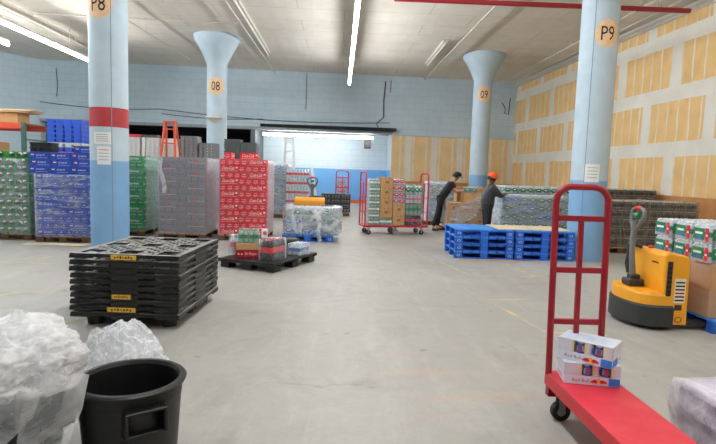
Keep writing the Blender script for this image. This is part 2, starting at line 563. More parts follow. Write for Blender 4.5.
strip_light(5.0, -5, 8.6, 5.0, 'LED strip light over the hand truck, short of pillar P9', TUBE_FILL)  # extra strip added out of view to brighten the hall
e = empty('wall_light', (-1.05, 25.0, 3.18))
tag(e, 'long fluorescent batten lighting the blue alcove wall', 'wall light')
MB().box(-2.6, 2.6, -.06, .06, .06, .14).build('housing', HOUS, e)
MB().tube([(-2.55, 0, 0), (2.55, 0, 0)], .05, 10).build('fluorescent_tube', TUBE2, e)
for sx in (-2, 2):
    MB().tube([(sx, 0, .14), (sx, 0, .22)], .012, 6).build('bracket', HOUS, e)

# beam and pipes under the ceiling
CONC = M('soffit_concrete', (186, 180, 170), .8)
struct(MB().box(-10.0, -9.3, -7, 22.0, 5.66, CEIL).build('ceiling_beam', CONC))
PIPE = M('pale_pipe_paint', (200, 194, 184), .5)
RPIPE = M('red_pipe_paint', (158, 34, 44), .45)
def pipe(name, pts, r, mat, label, cat='pipe', hang=()):
    if hang:
        e = empty(name, pts[0]); o0 = Vector(pts[0])
        tag(e, label, cat)
        MB().tube([Vector(p) - o0 for p in pts], r, 10).build('pipe_run', mat, e)
        for p in hang:
            q = Vector(p) - o0
            MB().tube([q + Vector((0, 0, r)), (q.x, q.y, CEIL - o0.z)], .012, 6).build('hanger_rod', PIPE, e)
            MB().tube([q + Vector((r + .01, 0, 0)), q + Vector((0, 0, r + .012)), q + Vector((-r - .01, 0, 0)), q + Vector((0, 0, -r - .01)), q + Vector((r + .01, 0, 0))], .01, 5).build('clamp', PIPE, e)
        return e
    o = MB().tube(pts, r, 10).build(name, mat)
    return tag(o, label, cat)
pipe('sprinkler_pipe', [(1.1, 12.2, 5.44), (7.85, 12.2, 5.46)], .055, RPIPE, 'red sprinkler pipe crossing the ceiling by pillar P9', 'pipe', ((2.9, 12.2, 5.445), (5.9, 12.2, 5.455), (7.1, 12.2, 5.46)))
pipe('ceiling_conduit', [(-9.22, 6, 5.7), (-9.18, 22, 5.7)], .03, PIPE, 'thin conduit pipe along the soffit by the side wall', 'pipe', ((-9.2, 14.5, 5.7), (-9.2, 16.5, 5.7), (-9.19, 19, 5.7)))
pipe('ceiling_conduit', [(-6.55, 10, 5.7), (-6.0, 21.5, 5.75)], .025, PIPE, 'thin pipe at the ceiling between pillars P8 and 08', 'pipe', ((-6.4, 13.3, 5.71), (-6.2, 17.3, 5.73)))
pipe('ceiling_conduit', [(-3.05, 7, 5.75), (-2.95, 23.9, 5.75)], .025, PIPE, 'ceiling conduit from above the aisle to the blue wall')
pipe('ceiling_conduit', [(3.75, 7, 5.75), (3.65, 24.0, 5.78)], .025, PIPE, 'ceiling conduit leading down the wall near pillar 09')
pipe('ceiling_conduit', [(7.2, 7, 5.72), (7.1, 24.2, 5.74)], .03, PIPE, 'outer ceiling pipe along the drywall side', 'pipe', ((7.17, 13, 5.72), (7.14, 17, 5.73)))
pipe('ceiling_conduit', [(7.7, 7, 5.68), (7.55, 24.2, 5.7)], .02, PIPE, 'thin ceiling pipe next to the drywall track', 'pipe', ((7.65, 13, 5.68), (7.62, 17, 5.69)))
pipe('ceiling_conduit', [(-9.1, 16.2, 5.86), (-3.05, 16.4, 5.86)], .02, PIPE, 'cross pipe above pillar 08', 'pipe')
for x, y0, y1, lb in ((-2.82, 14.0, 20.6, 'unlit ceiling batten on the pillar 08 side of the aisle light'), (3.32, 17.6, 21.2, 'unlit ceiling batten ending before the blue wall by marked drywall pillar')):
    e = empty('ceiling_batten', (x, (y0 + y1) / 2, 5.8)); tag(e, lb, 'light fitting')
    h = (y1 - y0) / 2
    MB().box(-.09, .09, -h, h, .05, .149).build('tray', PIPE, e)
    MB().tube([(0, -h, .03), (0, h, .03)], .03, 8).build('unlit_tube', WHITE, e)
# cables
CAB = M('black_cable', (38, 40, 44), .6)
def cable(pts, r, label):
    tag(MB().tube(pts, r, 5).build('wall_cable', CAB), label, 'cable')
def sag(x0, x1, z0, z1, s, d=.03, n=14):
    return [(x0 + (x1 - x0) * k / n, yb(x0 + (x1 - x0) * k / n) - d, z0 + (z1 - z0) * k / n - s * math.sin(PI * k / n)) for k in range(n + 1)]
cable(sag(-13.0, -8.0, 4.15, 4.05, .12), .014, 'black cable drooping across the blue wall past pillar P8')
cable(sag(-8.0, 2.2, 4.05, 3.85, .2, .035, 24), .014, 'long black cable across the blue wall over the alcove')
cable(sag(-7.9, -3.5, 3.85, 3.8, .1, .04), .012, 'second black cable low on the blue wall behind pillar 08')
cable([(1.95, yb(2) - .03, 5.7), (1.9, yb(2) - .03, 4.8), (1.92, yb(2) - .03, 4.1), (1.6, yb(2) - .03, 3.8), (1.75, yb(2) - .03, 3.5)], .025, 'dark conduit dropping down the blue wall above the alcove corner')
cable([(2.2, yb(2.2) - .1, 5.75), (2.18, yb(2.2) - .1, 5.2)], .015, 'short cable hanging beside the dark wall conduit')
cable([(-1.6, yb(-1.6) - .03, 5.9), (-1.6, yb(-1.6) - .03, 4.9), (-1.62, yb(-1.6) - .03, 4.3)], .012, 'thin cable running down the blue wall behind pillar 08')
cable([(-12.3, yb(-12.3) - .03, 5.6), (-12.25, yb(-12.3) - .03, 4.9), (-12.3, yb(-12.3) - .03, 4.4)], .014, 'thin cable down the wall near the corner')
cable([(7.4, yb(7.4) - .06, 5.0), (7.6, yb(7.6) - .06, 4.7), (7.55, yb(7.5) - .06, 4.5), (7.75, yb(7.7) - .06, 4.45), (7.8, yb(7.8) - .06, 5.2)], .018, 'loop of black cable in the corner by the drywall')
# little fittings
e = empty('dish_fixture', (-4.22, 17.86, 3.16)); tag(e, 'white shallow dish fixture on pillar 08', 'light fitting')
MB().lathe([(.001, -.1), (.12, -.09), (.22, 0), (.29, .03), (.28, .05), (.2, .03), (.001, -.05)], (0, 0, 0), 24).build('dish', M('cream_enamel', (232, 226, 206), .4), e)
MB().box(-.04, .04, .0, .30, -.09, -.03).build('bracket', HOUS, e)
e = empty('wall_speaker', (1.28, 25.6, 3.12)); tag(e, 'small dark speaker hanging under the alcove beam', 'speaker')
MB().box(-.16, .16, -.12, .12, -.42, 0, bv=.02).build('cabinet', M('dark_grey_box', (44, 42, 44), .6), e)
MB().lathe([(.001, 0), (.11, 0), (.12, .012)], (0, 0, 0), 20, mx=Matrix.Translation((0, -.135, -.22)) @ Matrix.Rotation(PI / 2, 4, 'X')).build('grille', M('grille_grey', (66, 60, 60), .6), e)
MB().box(-.02, .02, -.02, .02, 0, .275).build('bracket', HOUS, e)
# ------------------------------------------------------------------ pallets
WOOD = M('pallet_wood', (178, 146, 108), .8, var=.2, scale=8)
DWOOD = M('dark_pallet_wood', (96, 74, 54), .85, var=.25, scale=8)
BWOOD = M('blue_pallet_paint', (30, 98, 206), .6, var=.22, scale=7)
BWOOD2 = M('blue_pallet_faded', (70, 140, 220), .6, var=.22, scale=7)
LOGOW = M('pallet_logo', (196, 214, 236), .6)
def pallet(name, L, W, H, deck, block, logo=False, nb=7):
    """block pallet, front along x, origin at the middle of its footprint"""
    e = empty(name, (0, 0, 0))
    mb = MB()
    bw = L / (nb + (nb - 1) * .3)
    for k in range(nb):
        x0 = -L / 2 + k * bw * 1.3
        mb.box(x0, x0 + bw, -W / 2, W / 2, H - .02, H, bv=.002)
    mb.build('deck_boards', deck, e)
    mb = MB()
    for y in (-W / 2 + .05, 0, W / 2 - .05):
        mb.box(-L / 2, L / 2, y - .05, y + .05, H - .042, H - .0205, bv=.002)
    mb.build('stringer_boards', block, e)
    for x in (-L / 2 + .07, 0, L / 2 - .07):
        for y in (-W / 2 + .05, 0, W / 2 - .05):
            b = MB().box(x - .07, x + .07, y - .05, y + .05, .0205, H - .0425, 0, bv=.003)
            if logo and y < 0 and abs(x) > .1:
                b.disc((x, y - .0515, H / 2 - .008), .022, (1, 0, 0), (0, 0, 1), 1, 14, 1.5)
                b.disc((x, y - .0525, H / 2 - .008), .015, (1, 0, 0), (0, 0, 1), 0, 14, 1.5)
            b.build('block', [block, LOGOW], e)
    mb = MB()
    for y in (-W / 2 + .05, 0, W / 2 - .05):
        mb.box(-L / 2, L / 2, y - .05, y + .05, 0, .02, bv=.002)
    mb.build('bottom_boards', block, e)
    return e
wood_pallet = Proto(pallet('wooden_pallet', 1.02, 1.2, .13, WOOD, DWOOD))
blue_pallet = Proto(pallet('blue_pallet', 1.12, 1.02, .14, BWOOD2, BWOOD, True))

# ------------------------------------------------------------------ cases
def lw(c):
    return M('carton_' + '_'.join(map(str, c)), c, .5, var=.06)
WHT = M('print_white', (238, 238, 240), .5, var=.02)
PR = M('print_red', (208, 30, 44), .5, var=.02)
PB_ = M('print_blue', (40, 84, 190), .5, var=.02)
PK = M('print_black', (30, 30, 34), .5, var=.02)
def case(name, w, d, h, body, face, side=None):
    """sealed drinks carton; FACE draws on the -y side, SIDE on the +x and -x sides; origin front-left-bottom corner"""
    mb = MB()
    g = .0015
    mb.box(g, w - g, g, d - g, 0, h - g, 0, bv=.004)
    if face:
        face(mb, w, h)
    if side:
        side(mb, w, d, h)
    return mb.build(name, [body, WHT, PR, PB_, PK])
def f_red(long):
    def f(mb, w, h):
        if long:
            mb.text('Coca-Cola', (w * .46, -.001, h * .55), h * .5, m=1, shear=.35, width=w * .66)
            mb.box(w * .05, w * .95, -.0012, 0, h * .1, h * .13, 1)
            mb.box(w * .86, w * .96, -.0012, 0, h * .55, h * .75, 1)
        else:
            mb.text('Coke', (w * .5, -.001, h * .62), h * .16, m=1, shear=.3, width=w * .55)
            mb.box(w * .12, w * .8, -.0012, 0, h * .3, h * .345, 1)
            mb.box(w * .25, w * .6, -.0012, 0, h * .16, h * .19, 1)
    return f
def s_side(word, m):
    def s(mb, w, d, h):
        mb.text(word, (w + .001, d / 2, h * .55), h * .4, (0, 1, 0), (0, 0, 1), m, .35, min(d * .7, h * 2.2))
        mb.text(word, (-.001, d / 2, h * .55), h * .4, (0, -1, 0), (0, 0, 1), m, .35, min(d * .7, h * 2.2))
    return s
def f_silver(long):
    def f(mb, w, h):
        if long:
            mb.text('Diet', (w * .2, -.001, h * .6), h * .22, m=4, width=w * .12)
            mb.text('Coke', (w * .47, -.001, h * .52), h * .42, m=2, shear=.3, width=w * .4)
            mb.box(w * .05, w * .95, -.0012, 0, h * .12, h * .145, 1)
        else:
            mb.text('Coke', (w * .5, -.001, h * .6), h * .16, m=2, shear=.3, width=w * .5)
            mb.box(w * .12, w * .85, -.0012, 0, h * .3, h * .33, 4)
    return f
def f_blue(long):
    def f(mb, w, h):
        c = (w * .18 if long else w * .5, -.0012, h * .55)
        r = h * (.22 if long else .12)
        mb.disc(c, r, (1, 0, 0), (0, 0, 1), 1, 18)
        mb.disc((c[0], -.002, c[2] + r * .12), r * .9, (1, 0, 0), (0, 0, 1), 2, 12, 1, .15, PI - .15)
        mb.disc((c[0], -.002, c[2] - r * .12), r * .9, (1, 0, 0), (0, 0, 1), 3, 12, 1, PI + .15, 2 * PI - .15)
        if long:
            mb.text('pepsi', (w * .56, -.001, h * .52), h * .3, m=1, width=w * .38)
            mb.box(w * .35, w * .9, -.0012, 0, h * .14, h * .17, 1)
        else:
            mb.box(w * .15, w * .85, -.0012, 0, h * .2, h * .23, 1)
    return f
def f_green(long):
    def f(mb, w, h):
        if long:
            mb.text('Sprite', (w * .48, -.001, h * .54), h * .46, m=1, shear=.3, width=w * .52)
            mb.box(w * .1, w * .9, -.0012, 0, h * .12, h * .15, 1)
        else:
            mb.text('Sprite', (w * .5, -.001, h * .55), h * .18, m=1, shear=.3, width=w * .6)
    return f
def f_ginger(long):
    def f(mb, w, h):
        n = 3 if long else 1
        mb.box(.004, w - .004, -.0011, 0, h * .02, h * .16, 5)
        for k in range(n):
            x = w * ((k + .5) / n)
            s = 1 if k % 2 else -1
            mb.disc((x + s * .01, -.0014, h * .5), h * .46, (1, 0, 0), (0, 0, 1), 5, 16, 1.05)
            mb.disc((x + s * .018, -.0019, h * .56), h * .34, (1, 0, 0), (0, 0, 1), 1, 14, .95, -.5, PI * .9)
            mb.disc((x, -.0024, h * .5), h * .2, (1, 0, 0), (0, 0, 1), 4, 12, 1.2)
            if k == 1 or (not long and w > .1):
                mb.disc((x, -.0029, h * .52), h * .09, (1, 0, 0), (0, 0, 1), 2, 10, 1.2)
    return f
CARDS = {
    'red_cola_case': (lw((216, 34, 48)), f_red, s_side('Coca-Cola', 1)),
    'silver_cola_case': (lw((134, 134, 140)), f_silver, s_side('Coke', 2)),
    'blue_cola_case': (lw((30, 72, 176)), f_blue, s_side('pepsi', 1)),
    'green_soda_case': (lw((16, 128, 66)), f_green, s_side('Sprite', 1)),
    'ginger_soda_case': (lw((58, 150, 62)), f_ginger, None),
}
GING = M('print_green_dark', (24, 96, 44), .5)
PROTO = {}
for nm, (body, ff, ss) in CARDS.items():
    for kind, (w, d) in (('long', (.398, .148)), ('end', (.148, .398)), ('depth', (.2, .348))):
        o = case(nm, w, d, .1365, body, ff(kind == 'long'), ss)
        if nm == 'ginger_soda_case':
            o.data.materials.append(GING)
        PROTO[nm, kind] = Proto(o)
def soda_stack(nm, x0, y0, z0, layers, adj, where, group, side=True, sidex=1, front=True):
    """layers of 24-packs seen from the aisle: the front face and one flank"""
    H = .1365
    for L in range(layers):
        z = z0 + L * H
        A = L % 2 == 0
        cells = [(0, 'long')] + [(.4 + .15 * k, 'end') for k in range(4)] if A else [(.15 * k, 'end') for k in range(4)] + [(.6, 'long')]
        for i, (dx, k) in enumerate(cells):
            lab = f'{adj} carton, {where}, {ORD[L]} row up, {ORD[i]} across front'
            PROTO[nm, k].put((x0 + dx + random.uniform(-.002, .002), y0 + random.uniform(-.006, .006), z), 0, lab, 'soda case', group)
        if side:
            ys = [(.4, 'depth'), (.75, 'depth')] if A else [(.15, 'depth'), (.5, 'depth'), (.85, 'depth')]
            for i, (dy, k) in enumerate(ys):
                lab = f'{adj} carton, {where}, {ORD[L]} row up, {ORD[i]} back on side'
                PROTO[nm, k].put((x0 + .8 + random.uniform(0, .004), y0 + dy, z), 0, lab, 'soda case', group)
def wrap(x0, x1, y0, y1, z0, z1, mat, label, name='stretch_film', skip_top=False, nx=12, nz=16, amp=.012, seed=0):
    """a sleeve of stretch film pulled round a load: gently puckered sheet on the sides, folded over the top edge"""
    mb = MB()
    pts = []
    per = [(x0, y0), (x1, y0), (x1, y1), (x0, y1)]
    ring = []
    for i in range(4):
        a, b = Vector(per[i]), Vector(per[(i + 1) % 4])
        for k in range(nx):
            p = a + (b - a) * k / nx
            d = (b - a).normalized()
            ring.append((p, Vector((d.y, -d.x))))
    n = len(ring)
    rows = nz + 1
    vv = []
    for j in range(rows):
        z = z0 + (z1 - z0) * j / nz
        for p, nn in ring:
            q = noise.noise(Vector((p.x * 5 + seed, p.y * 5, z * 9))) * amp
            o = max(.002, amp * .6 + q)
            vv.append((p.x + nn.x * o, p.y + nn.y * o, z + (0 if 0 < j < nz else noise.noise(Vector((p.x * 7 + seed, p.y * 7, j))) * .02)))
    ff = [(j * n + k, j * n + (k + 1) % n, (j + 1) * n + (k + 1) % n, (j + 1) * n + k) for j in range(nz) for k in range(n)]
    b0 = (rows - 1) * n
    c = Vector(((x0 + x1) / 2, (y0 + y1) / 2))
    inner = []
    for k in range(n):
        p = Vector(vv[b0 + k][:2])
        w = c + (p - c) * .72
        inner.append(len(vv)); vv.append((w.x, w.y, z1 + .012 + noise.noise(Vector((p.x * 9, p.y * 9, seed))) * .008))
    ff += [(b0 + k, b0 + (k + 1) % n, inner[(k + 1) % n], inner[k]) for k in range(n)]
    mb.add(vv, ff, 0, None, True)
    return tag(mb.build(name, mat), label, 'stretch film')
FILM = film_mat('stretch_film_thin', .04, .5, 4, stretch=(.6, .6, 2.5))
FILM_C = film_mat('stretch_film_clearer', .0, .14, 3, stretch=(.6, .6, 2.5))
FILM_W = film_mat('stretch_film_milky', .12, .7, 6, stretch=(.8, .8, 2))
def crumple_mat(name, lo, hi, scale=9, col=(246, 247, 249)):
    m = bpy.data.materials.new(name)
    t = NT(m)
    dn = t.n('ShaderNodeTexNoise', Scale=scale * .6, Detail=4)
    t.l(t.obj(), dn.inputs['Vector'])
    mv = t.n('ShaderNodeVectorMath'); mv.operation = 'SCALE'; mv.inputs[3].default_value = .16
    t.l(dn.outputs[1], mv.inputs[0])
    va = t.n('ShaderNodeVectorMath'); va.operation = 'ADD'
    t.l(t.obj(), va.inputs[0]); t.l(mv.outputs[0], va.inputs[1])
    hs = []
    for s in (scale, scale * 2.6):
        v = t.n('ShaderNodeTexVoronoi', Scale=s); v.feature = 'F1'
        t.l(va.outputs[0], v.inputs['Vector']); hs.append(v.outputs['Distance'])
    hgt = t.math('ADD', hs[0], t.math('MULTIPLY', hs[1], .3))
    v2 = t.n('ShaderNodeTexVoronoi', Scale=scale * 1.3); v2.feature = 'DISTANCE_TO_EDGE'
    t.l(va.outputs[0], v2.inputs['Vector'])
    edge = t.ramp(v2.outputs['Distance'], .0, .09, (1, 1, 1, 1), (0, 0, 0, 1))
    cloud = t.ramp(t.noise(scale * .45, 5, .65, None, 1), .35, .68, (lo, lo, lo, 1), (hi, hi, hi, 1))
    lw = t.n('ShaderNodeLayerWeight', Blend=.5)
    f = t.math('ADD', cloud, t.math('MULTIPLY', edge, .10))
    f = t.math('MINIMUM', t.math('ADD', f, t.math('MULTIPLY', t.math('POWER', lw.outputs['Facing'], 2.0), .5)), .96)
    nm = t.bump(hgt, .45, .03)
    body = t.bsdf(rgb(*col), .2, 0, nm, .8)
    tl = t.n('ShaderNodeBsdfTranslucent', Color=rgb(*col)); t.l(nm, tl.inputs['Normal'])
    b2 = t.n('ShaderNodeMixShader', Fac=.3); t.l(body.outputs[0], b2.inputs[1]); t.l(tl.outputs[0], b2.inputs[2])
    tr = t.n('ShaderNodeBsdfTransparent')
    mx = t.n('ShaderNodeMixShader'); t.l(f, mx.inputs[0]); t.l(tr.outputs[0], mx.inputs[1]); t.l(b2.outputs[0], mx.inputs[2])
    t.done(mx)
    MATS[name] = m
    return m
FILM_H = crumple_mat('crumpled_film', .16, .74, 4)
FILM_G = crumple_mat('crumpled_bag', .12, .6, 5, (238, 241, 245))
FILM_B = film_mat('film_bag', .40, .93, 7, (246, 247, 249))

# left of the aisle: five wrapped soda stacks
for x, y, lb in ((-6.66, 11.35, 'wooden pallet under the stack of mixed green soda'), (-5.42, 11.15, 'wooden pallet under the wrapped blue cola stack'), (-4.80, 12.41, 'wooden pallet under the green lemon-lime stack'),
                 (-3.38, 12.1, 'wooden pallet under the silver cola stack'), (-2.08, 12.1, 'dark-shadowed wooden pallet under the red cola stack')):
    wood_pallet.put((x, y, 0), 0, lb, 'pallet', 'pallets under soda stacks')
soda_stack('ginger_soda_case', -7.16, 10.76, .131, 11, 'patterned green soda', 'stack beside the blue', 'green patterned soda cases')
soda_stack('blue_cola_case', -5.92, 10.56, .131, 9, 'blue cola', 'the wrapped blue stack', 'blue cola cases')
soda_stack('green_soda_case', -5.30, 11.82, .131, 12, 'green soda', 'the stack behind pillar P8', 'green soda cases')
soda_stack('silver_cola_case', -3.88, 11.52, .131, 12, 'silver cola', 'the grey stack', 'silver cola cases')
soda_stack('red_cola_case', -2.58, 11.52, .131, 12, 'red cola', 'the tall red stack', 'red cola cases')
z0 = .131 + 11 * .1365
zb = .131 + 9 * .1365
for k, (x, y) in enumerate(((-7.1, 10.9), (-6.58, 10.84))):
    PROTO['ginger_soda_case', 'long'].put((x, y, z0), 0, f'loose green case on top of the green patterned stack, {ORD[k]} along', 'soda case', 'green patterned soda cases')
for L in range(3):
    for j, where in enumerate(('front row', 'second row')):
        for k in range(3):
            PROTO['blue_cola_case', 'long'].put((-6.06 + .4 * k + .03 * (L % 2), 10.58 + .15 * j + .01 * L, zb + .1365 * L), 0, f'loose blue cola case, blue stack top, {ORD[L]} layer, {ORD[k]} along {where}', 'soda case', 'blue cola cases')
PROTO['blue_cola_case', 'long'].put((-5.22, 10.64, zb + 3 * .1365), .06, 'single blue cola case highest on the blue stack', 'soda case', 'blue cola cases')
z1 = .131 + 12 * .1365
for k, x in enumerate((-2.5, -2.17)):
    PROTO['red_cola_case', 'long' if k else 'end'].put((x, 11.6, z1), 0, f'extra red cola case lying on top of the red stack, {ORD[k]} along', 'soda case', 'red cola cases')
wrap(-7.17, -6.15, 10.73, 11.9, .134, z0 - .02, FILM, 'clear film round the green patterned soda stack', seed=1)
wrap(-5.93, -4.9, 10.535, 11.75, .134, zb - .02, FILM, 'streaky clear film round the blue cola stack', seed=2)
wrap(-5.31, -4.28, 11.8, 13.05, .134, z1 - .01, FILM_C, 'clear film round the green lemon-lime stack', seed=3)
silver_film = wrap(-3.89, -2.86, 11.5, 12.75, .134, z1 - .01, FILM_C, 'clear film round the silver cola stack', seed=4)
wrap(-2.59, -1.56, 11.5, 12.75, .134, z1 - .01, FILM_C, 'clear film round the red cola stack', seed=5)
# flattened cardboard in front of the blue stack
KRAFT = M('kraft_cardboard', (196, 152, 104), .8, var=.08)
KRAFT2 = M('pale_cardboard', (214, 196, 166), .8, var=.08)
for k, (x, y, rz, w) in enumerate(((-5.45, 10.3, .05, 1.1), (-5.2, 10.22, -.12, .8))):
    tag(MB().box(-w / 2, w / 2, -.12, .12, 0, .006, bv=.002).build('cardboard_sheet', KRAFT2, None, (x, y, .001 + .0075 * k), rz), ('long' if k == 0 else 'short upper') + ' flattened cardboard sheet on the floor before the blue stack', 'cardboard')

# ------------------------------------------------------------------ bottle trays, crates and racks at the back
def shell_tray(name, w, d, h, mat):
    """shallow moulded bottle tray: rim, tapered wall and a scalloped slot down each side"""
    mb = MB()
    t = .02
    for x0, x1, y0, y1 in ((-w / 2, w / 2, -d / 2, -d / 2 + t), (-w / 2, w / 2, d / 2 - t, d / 2), (-w / 2, -w / 2 + t, -d / 2 + t, d / 2 - t), (w / 2 - t, w / 2, -d / 2 + t, d / 2 - t)):
        mb.box(x0, x1, y0, y1, h * .62, h * .9)
        if x1 - x0 > y1 - y0:
            for k in range(4):
                a = x0 + (x1 - x0) * (k + .12) / 4
                mb.box(a, a + w / 4 * .76, y0 + .004, y1 - .004, .01, h * .62)
        else:
            for k in range(3):
                a = y0 + (y1 - y0) * (k + .12) / 3
                mb.box(x0 + .004, x1 - .004, a, a + d / 3 * .76, .01, h * .62)
    mb.box(-w / 2 + t / 2, w / 2 - t / 2, -d / 2 + t / 2, d / 2 - t / 2, 0, .012)
    return mb.build(name, mat)
SH_BLUE = M('tray_blue', (44, 92, 210), .5)
SH_WHITE = M('tray_white', (206, 208, 206), .6)
SH_GREY = M('tray_grey', (128, 130, 132), .6)
SH_DGREY = M('tray_dark_grey', (84, 88, 92), .6)
SH_RED = M('tray_red', (206, 54, 62), .5)
SH_PINK = M('tray_coral', (228, 96, 112), .5)
SH_BLACK = M('tray_black', (30, 30, 32), .5)
TR = {}
def trays(key, mat, x, y, n, z0, label, w=.48, d=.34, h=.1, group=None, seed=0):
    kk = (key, w, h)
    if kk not in TR:
        TR[kk] = Proto(shell_tray('bottle_tray', w, d, h, mat))
    rnd = random.Random(seed)
    for k in range(n):
        TR[kk].put((x + rnd.uniform(-.006, .006), y, z0 + k * h * .905), 0, label.replace('#', ORD[k] if k < 14 else str(k)), 'bottle tray', group or 'stacked bottle trays')
# blue trays on a stand behind the blue stack
seq = [('blue', SH_BLUE)] * 2 + [('coral', SH_PINK)] + [('blue', SH_BLUE)] + [('pale', SH_WHITE)] + [('blue', SH_BLUE)] * 5
for k, (nm, mt) in enumerate(seq):
    kk = (nm, .78, .12)
    if kk not in TR:
        TR[kk] = Proto(shell_tray('bottle_tray', .80, .5, .118, mt))
    TR[kk].put((-6.5, 13.05, 1.5 + .108 * k), 0, f'{nm} bottle tray in the stack above the blue cola, {ORD[k]} up', 'bottle tray', 'trays above the blue cola')
tag(MB().box(-.42, .42, -.3, .3, 0, 1.495, bv=.02).build('carton_block', KRAFT, None, (-6.5, 13.05, 0)), 'plain carton block carrying the blue bottle trays, behind the soda', 'carton')
TR['black', .5, .16] = Proto(shell_tray('bottle_tray', .42, .3, .1, SH_BLACK))
for k in range(2):
    TR['black', .5, .16].put((-5.85, 10.78, zb + 3 * .1365 + .0925 * k), 0, f'black bottle tray lying on the blue cola cases, {ORD[k]} up', 'bottle tray', 'black trays on the blue cola')
# rows of pale and grey trays in the recess, each stack on the floor
tr_spots = [('pale', SH_WHITE, -5.92, 15.6, 26, 2.3), ('pale', SH_WHITE, -5.4, 15.6, 26, 2.3), ('pale', SH_WHITE, -4.88, 15.7, 26, 2.3), ('grey', SH_GREY, -4.36, 15.75, 27, 2.3),
            ('grey', SH_GREY, -3.84, 15.8, 25, 2.3), ('dark grey', SH_DGREY, -3.3, 16.6, 27, 2.3), ('dark grey', SH_DGREY, -2.8, 16.6, 26, 2.3)]
names = ['behind the green stack', 'next to the ladder', 'behind the ladder', 'behind the silver stack', 'beside pillar 08', 'between pillar 08 and red stack', 'above the red stack']
for (nm, mt, x, y, n, _h), wh in zip(tr_spots, names):
    for k in range(17, n):     # the upper trays, which is what shows; a carton stands below
        kk = (nm, .48, .1)
        if kk not in TR:
            TR[kk] = Proto(shell_tray('bottle_tray', .48, .5, .1, mt))
        TR[kk].put((x + random.uniform(-.008, .008), y, k * .0905), 0, f'{nm} tray, stack {wh}, {ORD[n - 1 - k]} from top', 'bottle tray', 'trays stacked in the recess')
    tag(MB().box(-.22, .22, -.24, .24, 0, 17 * .0905 - .002, bv=.01).build('tray_column', mt, None, (x, y, 0)), f'lower part of the {nm} tray column {wh}', 'bottle trays')
for k, x in enumerate((-5.9, -5.45)):
    TR['red', k] = Proto(shell_tray('bottle_tray', .44, .4, .08, SH_RED if k == 0 else SH_DGREY))
    TR['red', k].put((x, 15.6, 26 * .0905 + .012), .1, ('red' if k == 0 else 'dark grey') + ' tray tossed on top of the pale tray stacks', 'bottle tray')

# ladders
def ladder(name, h, w0, w1, steps, mat, lean, label, loc, rz=0):
    e = empty(name, loc, rz)
    tag(e, label, 'ladder')
    for s in (-1, 1):
        MB().tube([(s * w0 / 2, 0, 0), (s * w1 / 2, lean, h)], .035, 6).build('rail', mat, e)
        MB().tube([(s * w0 / 2, lean * 2 + .25, 0), (s * w1 / 2, lean + .1, h)], .028, 6).build('rear_rail', mat, e)
    for k in range(steps):
        f = (k + .7) / (steps + .2)
        hw = (w0 + (w1 - w0) * f) / 2
        MB().box(-hw, hw, lean * f - .04, lean * f + .05, h * f - .015, h * f + .015).build('step', mat, e)
    MB().box(-w1 / 2 - .04, w1 / 2 + .04, lean - .06, lean + .16, h - .02, h + .03, bv=.01).build('top_cap', mat, e)
    return e
ORANGE = M('ladder_orange', (206, 84, 52), .5)
ladder('step_ladder', 2.76, .62, .26, 7, ORANGE, .5, 'orange step ladder rising behind the silver cola stack', (-4.67, 14.3, 0))
ladder('step_ladder', 2.8, .5, .3, 8, WHITE, .45, 'white step ladder against the blue alcove wall', (-2.0, 20.4, 0))

# pallet rack at the far side
RORANGE = M('rack_orange', (214, 84, 58), .5)
RGREEN = M('rack_green', (62, 104, 92), .5)
e = empty('pallet_rack', (-7.65, 13.2, 0)); tag(e, 'pallet rack with orange beam and green uprights', 'rack')
for y in (0, 1.1):
    MB().box(-.045, .045, y - .04, y + .04, 0, 2.5).build('upright', RGREEN, e)
    MB().box(-2.4, -.0455, y - .03, y + .03, 2.35, 2.49).build('beam', RORANGE, e)
    MB().box(-2.49, -2.4005, y - .04, y + .04, 0, 2.5).build('upright', RGREEN, e)
for z in (.5, 1.5, 2.1):
    MB().tube([(0, .04, z), (0, 1.06, z)], .018, 6).build('brace', RGREEN, e)
MB().tube([(0, .04, 1.2), (0, 1.06, 2.1)], .018, 6).build('brace', RGREEN, e)
mb = MB()
for k in range(8):
    mb.box(-2.35, -.1, .02 + k * .135, .02 + k * .135 + .11, 2.492, 2.51)
mb.build('deck_boards', WOOD, e)
def carton(w, d, h, tape=True, smile=False, mat=None, name='carton'):
    e = empty(name, (0, 0, 0))
    mb = MB().box(0, w, 0, d, 0, h, bv=.006)
    mb.build('box', mat or KRAFT, e)
    k = MB()
    if tape:
        k.box(w / 2 - .025, w / 2 + .025, -.0012, d, h, h + .0012, 0)
        k.box(w / 2 - .025, w / 2 + .025, -.0012, 0, h - .06, h, 0)
        k.build('tape', M('parcel_tape', (206, 170, 122), .35), e)
    if smile:
        p = [(w / 2 + math.sin(a) * w * .16, -.002, h * .56 - math.cos(a) * w * .09) for a in [(-1 + 2 * q / 8) * 1.1 for q in range(9)]]
        g = MB()
        g.tube(p, .008, 4, 0)
        g.box(w / 2 - .03, w / 2 + .03, -.002, 0, h * .56, h * .62)
        g.box(w * .3, w * .7, -.0012, 0, h * .86, h * .9)
        g.build('printed_mark', INK, e)
    return e
ct = Proto(carton(.55, .5, .4))
cs = Proto(carton(.55, .5, .24))
for k, (x, z) in enumerate(((-8.45, 2.512), (-9.1, 2.512))):
    cs.put((x, 13.4, z), 0, f'brown carton up on the pallet rack, {ORD[k]} from the green upright', 'carton', 'cartons on the rack')
for k in range(5):
    ct.put((-8.42 + (.03 if k % 2 else 0), 12.5, .401 * k), 0, f'brown carton in the pile before the rack, {ORD[k]} up', 'carton', 'cartons before the rack')
